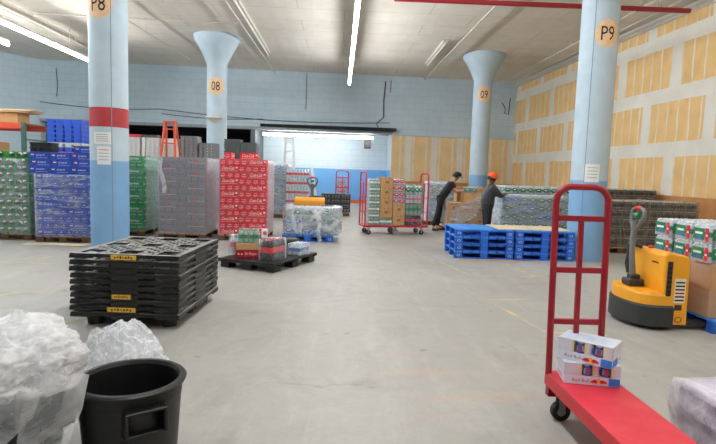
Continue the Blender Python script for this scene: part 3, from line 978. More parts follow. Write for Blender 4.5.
for k in range(6):
    tag(MB().box(0, .95, 0, .6, 0, .012, bv=.003).build('cardboard_sheet', KRAFT2 if k % 2 else KRAFT, None, (-8.6 + .02 * k, 13.35 + .01 * k, 2.755 + .0135 * k), .04 * (k % 3)), f'flattened cardboard lying on the rack cartons, {ORD[k]} up', 'cardboard', 'cardboard on the rack')
# ------------------------------------------------------------------ bottle packs
CLEAR = clear_mat('clear_bottle', (222, 234, 238), .72)
CLEARG = clear_mat('pale_green_bottle', (150, 196, 170), .7)
DARKB = M('dark_drink', (34, 24, 24), .15)
DIMB = clear_mat('dim_bottle', (104, 98, 88), .85, .3)
CAPW = M('cap_white', (228, 230, 232), .4, var=.02)
CAPG = M('cap_green', (24, 130, 70), .4, var=.02)
CAPR = M('cap_red', (206, 32, 42), .4, var=.02)
LABG = M('label_green', (44, 124, 80), .4)
LABB = M('label_blue', (60, 118, 204), .4)
LABW = M('label_white', (226, 230, 230), .4)
LABR = M('label_red', (214, 36, 52), .4)
LABP = M('label_pink', (228, 104, 136), .4)
LABD = M('label_dark', (64, 62, 58), .5)
SHRINK = film_mat('shrink_wrap', .04, .32, 9)
SHRINKD = film_mat('shrink_wrap_dusty', .05, .3, 9, (176, 170, 158))
def bottle_geo(mb, x, y, r, h, seg=10, m=(0, 1, 2)):
    """one drink bottle: base, body, label band, shoulder, neck and cap"""
    prof = [(r * .01, 0), (r * .8, 0), (r, h * .05), (r, h * .34), (r * 1.02, h * .345), (r * 1.02, h * .60), (r, h * .605), (r * .95, h * .68), (r * .6, h * .82), (r * .36, h * .88), (r * .36, h * .91), (r * .46, h * .912), (r * .46, h * .99), (r * .02, h)]
    ms = [m[0], m[0], m[0], m[1], m[1], m[1], m[0], m[0], m[0], m[0], m[2], m[2], m[2]]
    mb.lathe(prof, (x, y, 0), seg, ms=ms)
def pack(name, nx, ny, r, h, mats, film=SHRINK, parts=False, tray=None, seg=9, printed=None):
    """a shrink-wrapped tray of bottles, origin at the front-left-bottom corner"""
    w, d = nx * 2 * r + .012, ny * 2 * r + .012
    e = empty(name, (0, 0, 0))
    if parts:
        for i in range(nx):
            for j in range(ny):
                if j == 0 and i == 0:
                    b = MB(); bottle_geo(b, 0, 0, r * .98, h, 14)
                    b0 = b.build('bottle', mats, e, (r + .006, r + .006, .004)); bb = b0
                else:
                    bb = b0.copy(); COL.objects.link(bb); bb.parent = e
                    bb.location = (r * (2 * i + 1) + .006, r * (2 * j + 1) + .006, .004)
    else:
        b = MB()
        for i in range(nx):
            for j in range(ny):
                bottle_geo(b, r * (2 * i + 1) + .006, r * (2 * j + 1) + .006, r * .98, h - .004, seg)
        b.build('bottles', mats, e, (0, 0, .004))
    k = MB()
    # the film: tight round the bottles, dipping between the caps
    n = 6
    vv, ff = [], []
    ring = [(w * q / n, 0) for q in range(n)] + [(w, d * q / n) for q in range(n)] + [(w - w * q / n, d) for q in range(n)] + [(0, d - d * q / n) for q in range(n)]
    R = len(ring)
    for j, (z, s) in enumerate(((.002, 1), (h * .35, 1), (h * .7, .995), (h * .86, .96), (h * 1.0, .9))):
        for q, (x, y) in enumerate(ring):
            wob = noise.noise(Vector((x * 40, y * 40, z * 30 + nx))) * .003
            vv.append((w / 2 + (x - w / 2) * s * (1 + wob), d / 2 + (y - d / 2) * s * (1 + wob), z + (abs(noise.noise(Vector((x * 30, y * 30, 3)))) * -.012 if j == 4 else 0)))
    for j in range(4):
        ff += [(j * R + q, j * R + (q + 1) % R, (j + 1) * R + (q + 1) % R, (j + 1) * R + q) for q in range(R)]
    vv.append((w / 2, d / 2, h + .002)); c = len(vv) - 1
    ff += [(4 * R + q, 4 * R + (q + 1) % R, c) for q in range(R)]
    k.add(vv, ff, 0, None, True)
    fm = [film]
    if printed:
        fm += printed[:-1]
        printed[-1](k, w, d, h)
    k.build('shrink_film', fm, e)
    if tray:
        MB().box(-.002, w + .002, -.002, d + .002, 0, h * .2, bv=.003).build('cardboard_tray', tray, e)
    return e, w, d
def pr_green(k, w, d, h):     # printed panel: green field with a white words block
    for x0, x1 in ((w * .10, w * .40), (w * .60, w * .84)):
        k.box(x0, x1, -.006, -.003, h * .24, h * .72, 1)
        k.box(x0 + w * .05, x1 - w * .05, -.0075, -.006, h * .46, h * .58, 2)
    for y0, y1 in ((d * .12, d * .48), (d * .55, d * .9)):
        k.box(-.006, -.003, y0, y1, h * .22, h * .78, 1)
        k.box(-.0075, -.006, y0 + d * .05, y1 - d * .05, h * .46, h * .58, 2)
def pr_dim(k, w, d, h):
    for x0, x1 in ((w * .25, w * .75),):
        k.disc(((x0 + x1) / 2, -.006, h * .5), h * .2, (1, 0, 0), (0, 0, 1), 1, 12)
        k.box(w * .06, w * .94, -.006, -.003, h * .2, h * .26, 2)
        k.disc((-.006, d * .5, h * .5), h * .2, (0, 1, 0), (0, 0, 1), 1, 12)
GRP = 'wrapped water packs'
wat, WW, WD = pack('water_pack', 6, 4, .0325, .2, [CLEAR, LABG, CAPW], printed=[LABG, LABW, pr_green]); WAT = Proto(wat)
watb, _, _ = pack('water_pack', 6, 4, .0325, .2, [CLEAR, LABB, CAPW], printed=[LABB, LABW, pr_green]); WATB = Proto(watb)
dim, DW, DD = pack('drink_pack', 4, 6, .0315, .2, [DIMB, LABD, CAPW], SHRINKD, printed=[M('dim_print', (58, 58, 54), .6), M('dim_stripe', (150, 144, 132), .6), pr_dim]); DIM = Proto(dim)
def block(proto, w, d, h, x0, y0, z0, cols, rows, layers, lab, cat, group, keep):
    """a pallet load of packs: every pack KEEP says can be seen is an object"""
    for L in range(layers):
        for c in range(cols):
            for r in range(rows):
                if keep(c, r, L):
                    row = 'front row' if r == 0 else f'{ORD[r]} row back'
                    p = random.choice(proto) if isinstance(proto, list) else proto
                    p.put((x0 + c * w + random.uniform(-.003, .003), y0 + r * d + random.uniform(-.003, .003), z0 + L * h), random.uniform(-.006, .006), f'{lab}, {ORD[L]} layer, {ORD[c]} along, {row}', cat, group)
w_, d_ = WW + .006, WD + .006
FP = [('wooden pallet under the pale water beside the orange-hatted worker', 4.75, 13.0), ('wooden pallet under the inner half of the taller water load', 4.8, 14.4), ('wooden pallet under the outer half of the taller water load', 5.85, 14.4), ('wooden pallet under the dusty packs, beside pillar P9', 6.12, 11.75),
      ('wooden pallet under the dusty packs at the drywall end', 7.2, 11.75), ('wooden pallet under the rear dusty load', 7.55, 14.1), ('wooden pallet under the rear water by the black-capped worker', 3.15, 17.0), ('wooden pallet under the water beyond the red stack', -2.35, 17.95)]
for lb, x, y in FP:
    wood_pallet.put((x, y, 0), 0, lb, 'pallet', 'pallets under drinks')
block([WAT, WATB, WAT], w_, d_, .202, 3.9, 12.45, .131, 4, 4, 5, 'water pack, pale load by orange-hatted worker', 'water pack', GRP, lambda c, r, L: r == 0 or c == 0 or L == 4)
wrap(3.89, 3.9 + 4 * w_ + .01, 12.43, 12.45 + 4 * d_ + .01, .134, 1.142, FILM, 'loose clear film over the pale water load by the worker', amp=.03, seed=11)
block([WAT, WATB, WAT], w_, d_, .202, 4.3, 13.75, .131, 5, 3, 6, 'water pack, tall load behind the pale one', 'water pack', GRP, lambda c, r, L: r == 0 or c == 0 or L == 5)
block(DIM, DW + .004, DD + .004, .202, 5.62, 11.2, .131, 4, 2, 5, 'dusty drink pack, load beside pillar P9', 'drink pack', 'dusty drink packs', lambda c, r, L: r == 0 or c == 0 or L == 4)
block(DIM, DW + .004, DD + .004, .202, 6.71, 11.2, .131, 4, 2, 5, 'dusty drink pack, load nearest drywall', 'drink pack', 'dusty drink packs', lambda c, r, L: r == 0 or L == 4)
block(DIM, DW + .004, DD + .004, .202, 6.95, 13.6, .131, 5, 2, 6, 'dusty drink pack, rear load', 'drink pack', 'dusty drink packs', lambda c, r, L: r == 0 or c == 0 or L == 5)
FILM_D = film_mat('stretch_film_dusty', .02, .18, 5, (196, 190, 178), (.6, .6, 2))
wrap(5.61, 5.62 + 4 * (DW + .004) + .005, 11.18, 11.2 + 2 * (DD + .004), .134, 1.142, FILM_D, 'dusty film round the drinks beside pillar P9', seed=12)
wrap(6.70, 6.71 + 4 * (DW + .004) + .005, 11.18, 11.2 + 2 * (DD + .004), .134, 1.142, FILM_D, 'dusty film round the drinks at the drywall end', seed=13)
block([WAT, WATB], w_, d_, .202, 2.75, 16.5, .131, 2, 2, 6, 'water pack, load behind black-capped worker', 'water pack', GRP, lambda c, r, L: r == 0 or L == 5)
wrap(2.74, 2.75 + 2 * w_ + .01, 16.48, 16.5 + 2 * d_, .134, 1.345, FILM_W, 'milky film round the rear water behind the black-capped worker', seed=14)
block([WATB, WAT], w_, d_, .202, -2.5, 17.4, .131, 2, 2, 8, 'water pack, load beyond the red stack', 'water pack', GRP, lambda c, r, L: r == 0 or c == 1)
wrap(-2.51, -2.5 + 2 * w_ + .01, 17.38, 17.4 + 2 * d_, .134, 1.75, FILM_W, 'milky film round the water load beyond the red stack', seed=15)

# low wrapped water load on a blue pallet with the pallet truck behind it
blue_pallet.put((-.68, 12.2, 0), 0, 'blue pallet under the low wrapped water load in the aisle', 'pallet', 'blue pallets')
block([WAT, WATB, WAT], w_, d_, .202, -1.18 - .02, 11.74, .141, 3, 3, 3, 'water pack, low aisle load', 'water pack', GRP, lambda c, r, L: r == 0 or c == 2 or L == 2)
FX = -1.2 + 3 * w_
aisle_film = wrap(-1.21, FX + .01, 11.72, 11.74 + 3 * d_, .2, .76, FILM_W, 'milky film sagging round the low water load in the aisle', amp=.05, seed=16)
def arc(a, b, s, n=10, out=0):
    a, b = Vector(a), Vector(b)
    return [a + (b - a) * k / n + Vector((0, -out, -s)) * math.sin(PI * k / n) for k in range(n + 1)]
def fold(parent, pts, w, seed, mat):
    """a slack fold of film: a creased band that follows PTS"""
    mb, vv, n = MB(), [], len(pts)
    for i, p in enumerate(pts):
        d = (Vector(pts[min(i + 1, n - 1)]) - Vector(pts[max(i - 1, 0)])).normalized()
        sd = Vector((-d.z, 0, d.x))
        for j in range(6):
            f = (j / 5 - .5) * w * (.7 + .5 * abs(noise.noise(Vector((i * .4, seed, 0)))))
            vv.append(Vector(p) + sd * f + Vector((0, noise.noise(Vector((i * .8, j * 1.1, seed))) * .035, 0)))
    mb.add(vv, [(i * 6 + j, i * 6 + j + 1, (i + 1) * 6 + j + 1, (i + 1) * 6 + j) for i in range(n - 1) for j in range(5)], 0, None, True)
    return mb.build('film_fold', mat, parent)
fold(silver_film, [(-3.80, 11.47, 1.74), (-3.83, 11.45, 1.5), (-3.76, 11.44, 1.3), (-3.72, 11.43, 1.1), (-3.73, 11.42, 1.0)], .12, 8, FILM_H)
fold(aisle_film, arc((-1.05, 11.64, .74), (-.72, 11.62, .74), .5, 12, .1), .12, 1, FILM_H)
fold(aisle_film, arc((-.55, 11.64, .72), (-.0, 11.66, .5), .28, 12, .06), .14, 2, FILM_H)
fold(aisle_film, arc((-1.15, 11.64, .74), (-.3, 11.63, .75), .22, 14, .05), .1, 3, FILM_H)
fold(aisle_film, [(-.42, 11.62, .6), (-.4, 11.58, .42), (-.44, 11.56, .25), (-.4, 11.5, .03)], .11, 4, FILM_H)

# ------------------------------------------------------------------ blue pallets in two stacks
for s, (x, y) in enumerate(((2.78, 10.4), (3.93, 10.36))):
    for k in range(4):
        blue_pallet.put((x + random.uniform(-.012, .012), y + random.uniform(-.012, .012), .1408 * k), random.uniform(-.008, .008), f'blue wooden pallet, {ORD[3 - k]} from the top of the ' + ('stack nearer the aisle' if s == 0 else 'stack against pillar P9'), 'pallet', 'blue pallets')
tag(MB().box(-.72, .72, -.44, .44, 0, .008, bv=.003).build('cardboard_sheet', KRAFT2, None, (3.78, 10.42, .5645), -.02), 'pale cardboard sheet lying over the two blue pallet stacks', 'cardboard')
tag(MB().box(-.6, .6, -.05, .05, 0, .004).build('cardboard_strip', KRAFT, None, (2.85, 9.74, .001), .03), 'strip of brown cardboard on the floor before the blue pallets', 'cardboard')

# ------------------------------------------------------------------ black nesting pallets
DECK_GLARE = M('scuffed_deck', (138, 138, 135), .45, var=.3, scale=10)  # ceiling-lamp glare on the upward deck faces, put into the colour as grey
BLK = M('black_plastic', (30, 30, 31), .4, var=.3, scale=14, bump=.05)
TAPEY = M('yellow_sticker', (214, 172, 62), .6, var=.1)
def nest_pallet(name, feet):
    L, W, H = 1.05, 1.32, .060
    NX, NY = 34, 40
    cx, cy_ = L / NX, W / NY
    e = empty(name, (0, 0, 0))
    def solid(i, j):
        x, y = -L / 2 + (i + .5) * cx, -W / 2 + (j + .5) * cy_
        if i in (0, 1, NX - 2, NX - 1) or j in (0, 1, NY - 2, NY - 1):
            return True
        for px in (-L / 2 + .16, 0, L / 2 - .16):
            for py in (-W / 2 + .17, 0, W / 2 - .17):
                q = max(abs(x - px) / .085, abs(y - py) / .095)
                if q < 1:
                    return False
                if q < 1.45:
                    return True
        if abs(x) < .03 or abs(y) < .03:
            return True
        return (i + 2 * (j // 2)) % 4 in (0, 1) if j % 2 else (i + 2 * (j // 2)) % 4 != 2
    mb = MB()
    S = [[solid(i, j) for j in range(NY)] for i in range(NX)]
    zt, zb = H, H - .016
    for i in range(NX):
        for j in range(NY):
            if not S[i][j]:
                continue
            x0, x1, y0, y1 = -L / 2 + i * cx, -L / 2 + (i + 1) * cx, -W / 2 + j * cy_, -W / 2 + (j + 1) * cy_
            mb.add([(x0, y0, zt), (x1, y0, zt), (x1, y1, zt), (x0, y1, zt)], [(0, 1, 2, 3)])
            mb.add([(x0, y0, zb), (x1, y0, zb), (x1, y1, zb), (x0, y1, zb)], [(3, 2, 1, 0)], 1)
            for di, dj, a, b in ((-1, 0, (x0, y1), (x0, y0)), (1, 0, (x1, y0), (x1, y1)), (0, -1, (x0, y0), (x1, y0)), (0, 1, (x1, y1), (x0, y1))):
                ii, jj = i + di, j + dj
                if not (0 <= ii < NX and 0 <= jj < NY) or not S[ii][jj]:
                    mb.add([(*a, zt), (*b, zt), (*b, zb), (*a, zb)], [(3, 2, 1, 0)], 1)
    mb.build('deck', [DECK_GLARE, BLK], e, clean=True)
    k = MB()
    for s in (-1, 1):      # skirts with hand slots: full depth in the middle and corners, cut away between
        for x0, x1, lo in ((-.525, -.3, .016), (-.3, -.13, .03), (-.13, .13, .004), (.13, .3, .03), (.3, .525, .016)):
            k.box(x0, x1, s * W / 2 - .012, s * W / 2 + .012 * (0 if s > 0 else 1) - .0, lo, H - .0165)
        for y0, y1, lo in ((-.648, -.44, .012), (-.44, -.18, .034), (-.18, .18, .006), (.18, .44, .034), (.44, .648, .012)):
            k.box(s * L / 2 - .012, s * L / 2 + .001, y0, y1, lo, H - .0165)
    k.build('skirt', BLK, e)
    if feet:
        for px in (-L / 2 + .16, 0, L / 2 - .16):
            for py in (-W / 2 + .17, 0, W / 2 - .17):
                MB().lathe([(.001, -.085), (.075, -.085), (.095, .03)], (px, py, 0), 16).build('foot', BLK, e)
    return e
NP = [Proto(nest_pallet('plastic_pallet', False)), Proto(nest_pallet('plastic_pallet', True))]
SX, SY, SR = -1.995, 5.72, -.05
black_stack = []
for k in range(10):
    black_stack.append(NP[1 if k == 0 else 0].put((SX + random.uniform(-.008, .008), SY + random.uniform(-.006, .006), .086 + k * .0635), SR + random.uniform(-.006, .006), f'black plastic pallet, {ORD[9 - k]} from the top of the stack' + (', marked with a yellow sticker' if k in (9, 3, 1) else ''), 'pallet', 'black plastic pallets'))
for k, w, xx in ((9, .24, .0), (3, .18, -.03), (1, .27, -.02)):
    g = MB().box(xx - w / 2, xx + w / 2, -.685, -.6735, .012, .056, 0)
    for q in range(7):
        a0 = xx - w * .36 + q * w * .11
        g.box(a0, a0 + w * .06, -.6858, -.685, .024 + (q % 2) * .006, .04 + (q % 3) * .004, 1)
    g.build('yellow_sticker', [TAPEY, INK], black_stack[k])

# ------------------------------------------------------------------ dolly of loose drinks
def rotv(x, y, a):
    return (x * math.cos(a) - y * math.sin(a), x * math.sin(a) + y * math.cos(a))
DA = math.radians(64.5)        # the pallet's long axis runs away from the camera to the right
e = empty('plastic_skid', (-1.13, 8.78, 0), DA); tag(e, 'low black plastic skid pallet loaded with loose drinks', 'pallet')
mb = MB()
for k in range(9):
    y0 = -.52 + k * .117
    mb.box(-.7, .7, y0, y0 + .1, .12, .15, bv=.004)
mb.box(-.7, -.62, -.52, .52, .10, .12); mb.box(.62, .7, -.52, .52, .10, .12); mb.box(-.05, .05, -.52, .52, .10, .12)
mb.build('deck', BLK, e)
for x in (-.55, 0, .55):
    for y in (-.42, 0, .42):
        MB().box(x - .1, x + .1, y - .08, y + .08, 0, .0995, bv=.008).build('foot', BLK, e)
def dl(u, v, z=.151):
    q = rotv(u, v, DA)
    return (-1.13 + q[0], 8.78 + q[1], z)
cola, CW, CD = pack('cola_bottle_pack', 4, 2, .055, .34, [DARKB, LABR, CAPR], film_mat('shrink_wrap_clear', .0, .16, 9), parts=True); COLA = Proto(cola)
pink, PW, PD = pack('bottle_pack', 3, 2, .05, .32, [CLEAR, LABP, CAPW], parts=True); PINK = Proto(pink)
blu, BW_, BD_ = pack('bottle_pack', 4, 3, .04, .2, [CLEAR, LABB, CAPW], parts=True); BLU = Proto(blu)
grn, GW, GD = pack('green_bottle_pack', 4, 3, .04, .22, [CLEARG, LABG, CAPG], parts=True); GRN = Proto(grn)
YA = math.radians(64.5 - 90)   # fronts turned to the camera side of the skid
def put_at(proto, px, py_depth, z, rz, label, cat, group=None):
    return proto.put((px, py_depth, z), rz, label, cat, group)
# positions measured on the skid's deck
COLA.put((-1.02, 8.12, .151), DA, 'pack of dark cola bottles with red labels at the skid corner', 'bottle pack')
BLU.put((-.62, 8.72, .151), DA, 'pack of clear bottles with blue labels behind the cola pack', 'bottle pack')
PINK.put((-1.80, 8.74, .151), .1, 'pack of bottles with pink labels at the far corner of the skid', 'bottle pack')
SODAC = lw((132, 22, 40))
c0 = MB().box(0, .4, 0, .27, 0, .13, 0, bv=.004)
c0.box(.13, .36, -.0015, 0, .02, .11, 2)
c0.text('Dr Pepper', (.245, -.003, .065), .05, m=1, shear=.15, width=.19)
for q in (.05, .1):
    c0.disc((q, -.0015, .065), .022, (1, 0, 0), (0, 0, 1), 2, 14)
    c0.disc((q, -.0022, .065), .012, (1, 0, 0), (0, 0, 1), 1, 14)
tag(c0.build('soda_case', [SODAC, WHT, PR], None, (-1.62, 8.38, .151), .12), 'dark red soda case under the brown tray of green bottles', 'soda case')
tag(MB().box(0, .38, 0, .27, 0, .1, bv=.004).build('cardboard_tray', KRAFT, None, (-1.61, 8.385, .283), .12), 'brown cardboard tray between red soda case and green bottles', 'carton')
GRN.put((-1.59, 8.40, .384), .12, 'pack of green-capped bottles on top of the brown tray', 'bottle pack')
c1 = MB().box(0, .36, 0, .26, 0, .25, 0, bv=.004)
c1.box(.02, .34, -.0015, 0, .17, .235, 1); c1.text('cola', (.18, -.003, .2), .04, m=2, width=.1)
tag(c1.build('drinks_carton', [M('carton_black', (40, 40, 44), .5), WHT, PR], None, (-1.36, 9.0, .151), .3), 'black and white drinks carton behind the cola bottles', 'carton')
c2 = MB().box(0, .3, 0, .4, 0, .2, 0, bv=.004)
for q in range(4):
    c2.box(.02, .28, -.0015, 0, .03 + q * .045, .05 + q * .045, 1)
tag(c2.build('bottle_crate', [SH_BLACK, M('crate_slot_grey', (86, 90, 94), .6)], None, (-.95, 9.25, .151), .4), 'black slotted crate at the far end of the skid', 'crate')
c3 = MB().box(0, .1, 0, .09, 0, .15, 0, bv=.004)
c3.disc((.05, -.0015, .08), .035, (1, 0, 0), (0, 0, 1), 1, 14)
tag(c3.build('small_carton', [WHT, LABP], None, (-1.3, 9.02, .402), .2), 'small white carton with a pink spot standing on the black carton', 'carton')

# ------------------------------------------------------------------ goods cart builder (long narrow stock cart)
REDP = M('cart_red_paint', (198, 28, 46), .42, var=.08)
REDF = M('truck_red_frame', (150, 20, 36), .4, var=.08)
RUBBER = M('black_rubber', (26, 26, 27), .6)
STEEL = M('caster_steel', (168, 168, 166), .35, .8)
def caster(parent, x, y, r=.06, name='caster', z_top=.2, mt=RUBBER):
    k = MB()
    k.box(x - .045, x + .045, y - .04, y + .04, z_top - .012, z_top - .001)
    for s in (-1, 1):
        k.box(x - .02, x + .02, y + s * .03 - .004, y + s * .03 + .004, r, z_top - .012)
    k.tube([(x, y - .04, r), (x, y + .04, r)], .012, 8)
    c = k.build(name, STEEL, parent)
    w = MB()
    w.tube([(x, y - .022, r), (x, y - .018, r), (x, y + .018, r), (x, y + .022, r)], [r * .9, r, r, r * .9], 20)
    w.tube([(x, y - .024, r), (x, y + .024, r)], r * .45, 14, 1)
    w.build('wheel', [mt, STEEL], c)
    return c
def end_frame(parent, x, w, z0, z1, r, mat, bars=3, name='end_frame'):
    k = MB()
    y0, y1 = -w / 2, w / 2
    pts = [(x, y0, z0), (x, y0, z1 - .12)]
    for a in range(1, 6):
        t = a / 6 * PI / 2
        pts.append((x, y0 + .12 * (1 - math.cos(t)), z1 - .12 + .12 * math.sin(t)))
    pts += [(x, y0 + .12, z1), (x, y1 - .12, z1)]
    for a in range(1, 6):
        t = a / 6 * PI / 2
        pts.append((x, y1 - .12 + .12 * math.sin(t), z1 - .12 * (1 - math.cos(t))))
    pts += [(x, y1, z1 - .12), (x, y1, z0)]
    k.tube(pts, r, 10)
    k.build(name, mat, parent)
    for b in range(bars):
        z = z0 + (z1 - z0) * (b + .9) / (bars + .6)
        MB().tube([(x, y0, z), (x, y1, z)], r * .8, 8).build('cross_bar', mat, parent)
    MB().tube([(x, 0, z0), (x, 0, z0 + (z1 - z0) * (bars - .1) / (bars + .6))], r * .7, 8).build('middle_bar', mat, parent)
def stock_cart(loc, rz, L, W, z1, label):
    e = empty('stock_cart', loc, rz); tag(e, label, 'stock cart')
    MB().box(-L / 2, L / 2, -W / 2, W / 2, .19, .235, bv=.006).build('platform', REDP, e)
    end_frame(e, -L / 2 + .03, W - .02, .236, z1, .02, REDP)
    end_frame(e, L / 2 - .03, W - .02, .236, z1, .02, REDP)
    for x in (-L / 2 + .15, L / 2 - .15):
        for y in (-W / 2 + .08, W / 2 - .08):
            caster(e, x, y, .06, z_top=.189)
    for y in (-W / 2 + .08, W / 2 - .08):
        caster(e, 0, y, .075, 'centre_caster', .189, M('grey_tread', (150, 150, 150), .6))
    return e
CR = .2
stock_cart((1.42, 13.75, 0), CR, 1.72, .6, 1.58, 'red stock cart loaded with drinks and brown cartons')
def onc(x, y, z):
    q = rotv(x - 1.42, y - 13.7, CR)
    return (1.42 + q[0], 13.75 + q[1], z)
zc = .237
wt2, w2, d2 = pack('water_pack', 4, 4, .034, .165, [CLEARG, LABW, CAPW]); WT2 = Proto(wt2)
for k in range(7):
    WT2.put(onc(.70, 13.46, zc + .168 * k), CR, f'pale green bottle pack in the end column of the red cart, {ORD[k]} up', 'bottle pack', 'packs in the end column of the cart')
wt3, w3, d3 = pack('water_pack', 5, 4, .032, .2, [CLEARG, LABW, CAPW]); WT3 = Proto(wt3)
WT3.put(onc(.99, 13.46, zc), CR, 'single bottle pack under the brown carton column on the cart', 'bottle pack')
ca = Proto(carton(.32, .4, .255, smile=True)); 
for k in range(4):
    ca.put(onc(.995, 13.46, zc + .203 + .2555 * k), CR, f'brown carton with a curved mark in the tall cart column, {ORD[k]} up', 'carton', 'cartons on the red cart')
cb = Proto(carton(.31, .36, .27, smile=True))
for k in range(2):
    cb.put(onc(1.335, 13.44, zc + .2705 * k), CR, ('lower' if k == 0 else 'upper') + ' brown carton of the short pair on the red cart', 'carton', 'cartons on the red cart')
rw, rww, rwd = pack('soda_pack', 5, 4, .03, .165, [CLEAR, LABR, CAPR], printed=[LABR, LABW, pr_green]); RW = Proto(rw)
for k in range(3):
    RW.put(onc(1.335, 13.47, zc + .542 + .168 * k), CR, f'red and white pack above the short carton pair, {ORD[k]} up', 'bottle pack', 'red and white packs on the cart')
cp2, c2w, c2d = pack('cola_bottle_pack', 4, 3, .055, .27, [DARKB, LABR, CAPR]); CP2 = Proto(cp2)
CP2.put(onc(1.68, 13.47, zc), CR, 'dark bottles with red labels at the bottom of the red cart', 'bottle pack')
gp2, g2w, g2d = pack('green_bottle_pack', 4, 3, .055, .3, [CLEARG, LABG, CAPG]); GP2 = Proto(gp2)
GP2.put(onc(1.68, 13.47, zc + .273), CR, 'green-labelled bottles over the dark bottles on the cart', 'bottle pack')
gp3, g3w, g3d = pack('soda_pack', 4, 3, .055, .22, [CLEAR, LABP, CAPW]); GP3 = Proto(gp3)
GP3.put(onc(1.68, 13.47, zc + .576), CR, 'pink-labelled pack over the green bottles on the cart', 'bottle pack')
gp4, g4w, g4d = pack('green_bottle_pack', 2, 3, .055, .26, [CLEAR, LABG, CAPG], printed=[LABG, LABW, pr_green]); GP4 = Proto(gp4)
for k in range(2):
    GP4.put(onc(1.67 + .235 * k, 13.47, zc + .8), CR, ('inner' if k == 0 else 'outer') + ' white pack with a green panel topping the cart end column', 'bottle pack', 'packs topping the cart')
RW.put(onc(1.33, 13.47, zc + .542 + .168 * 3), CR, 'uppermost pack beside the tall brown carton column', 'bottle pack', 'red and white packs on the cart')
# second cart far off with packs
stock_cart((.1, 21.0, 0), PI / 2, 1.4, .5, 1.6, 'red stock cart standing far off by the blue wall')
for k in range(6):
    RW.put((-.07, 20.6, zc + .168 * k), 0, f'red and white pack on the far cart, {ORD[k]} up', 'bottle pack', 'packs on the far cart')

# tall block of red-labelled bottle packs in the alcove
wood_pallet.put((-1.3, 17.6, 0), 0, 'wooden pallet under the red-labelled bottle packs', 'pallet', 'pallets under drinks')
rp, rpw, rpd = pack('cola_bottle_pack', 8, 3, .047, .29, [CLEAR, LABR, CAPW]); RP = Proto(rp)
for L in range(5):
    for k in range(1):
        RP.put((-1.74, 17.15, .131 + .295 * L), 0, f'pack of red-labelled bottles in the alcove stack, {ORD[L]} up', 'bottle pack', 'red-labelled packs in the alcove')
# black crates near them
wood_pallet.put((-.14, 19.3, 0), 0, 'wooden pallet under the black crates in the alcove', 'pallet')
ck = MB(); ck.box(0, .34, 0, .4, 0, .16, 0, bv=.004)
for q in range(3):
    ck.box(.03 + q * .1, .1 + q * .1, -.002, 0, .06, .12, 1)
ck.box(.02, .32, -.002, 0, .02, .035, 1)
CK = Proto(ck.build('bottle_crate', [SH_BLACK, M('crate_print_grey', (110, 110, 116), .6)]))
for L in range(4):
    for k in range(3):
        CK.put((-.63 + .343 * k, 18.75, .131 + .1615 * L), 0, f'black crate in the alcove crate pile, {ORD[L]} layer, {ORD[k]} along', 'crate', 'black crates in the alcove')
tag(MB().box(-.05, .05, -.02, .02, 0, 1.7, bv=.004).build('leaning_board', WHITE, None, (-.62, 19.6, 0)), 'narrow white board standing behind the black crates', 'board')
bpy.data.objects['leaning_board'].rotation_euler = (0, -.16, 0)
bpy.data.objects['leaning_board'].location = (-.78, 19.75, .01)
struct(MB().box(-3.8, 2.3, 26.75, 26.85, .0, .16).build('baseboard_alcove', M('orange_rail', (214, 104, 60), .6)))

# ------------------------------------------------------------------ cartons being wrapped by the two workers
wood_pallet.put((3.45, 15.0, 0), 0, 'wooden pallet under the brown cartons being wrapped', 'pallet', 'pallets under drinks')
cc = Proto(carton(.37, .4, .345, smile=True))
for L in range(2):
    for k in range(3):
        cc.put((2.96 + .373 * k, 14.42, .131 + .346 * L), 0, f'brown carton in the load being wrapped, {"lower" if L == 0 else "upper"} layer, {ORD[k]} along', 'carton', 'cartons being wrapped')
ce = Proto(carton(.29, .38, .27))
for k in range(2):
    ce.put((3.42 + .3 * k, 14.5, .824), 0, ('inner' if k == 0 else 'outer') + ' paler carton standing on the cartons being wrapped', 'carton', 'cartons being wrapped')
ct2, w6, d6 = pack('water_pack', 6, 4, .03, .16, [CLEARG, LABG, CAPW], printed=[LABG, LABW, pr_green])
Proto(ct2).put((3.43, 14.5, 1.0955), 0, 'green and white pack crowning the cartons being wrapped', 'bottle pack')
tag(MB().box(0, .8, 0, .5, 0, .15, bv=.004).build('long_carton', KRAFT, None, (3.3, 14.95, 1.1)), 'long brown carton lying behind the crowning pack', 'carton')
tag(MB().box(0, .7, 0, .42, 0, .405, bv=.004).build('long_carton', KRAFT, None, (3.34, 14.96, .694)), 'brown carton holding up the long carton', 'carton')
wrap(2.95, 2.96 + 3 * .373 + .01, 14.4, 14.84, .14, .835, FILM_C, 'clear film round the lower brown cartons', seed=21, amp=.02)
mb = MB()
vv = []
for i in range(9):
    for j in range(9):
        u, v = i / 8, j / 8
        x = 3.05 + 1.0 * u
        z = .35 + .7 * u * (.6 + .4 * v) + (v - .5) * .42 * (1 - .2 * u)
        y = 14.36 - .12 * math.sin(PI * u) + noise.noise(Vector((u * 5, v * 5, 2))) * .06
        vv.append((x, y, z))
mb.add(vv, [(i * 9 + j, (i + 1) * 9 + j, (i + 1) * 9 + j + 1, i * 9 + j + 1) for i in range(8) for j in range(8)], 0, None, True)
tag(mb.build('loose_film', FILM_W), 'loose sheet of film stretched across the brown cartons by the workers', 'stretch film')

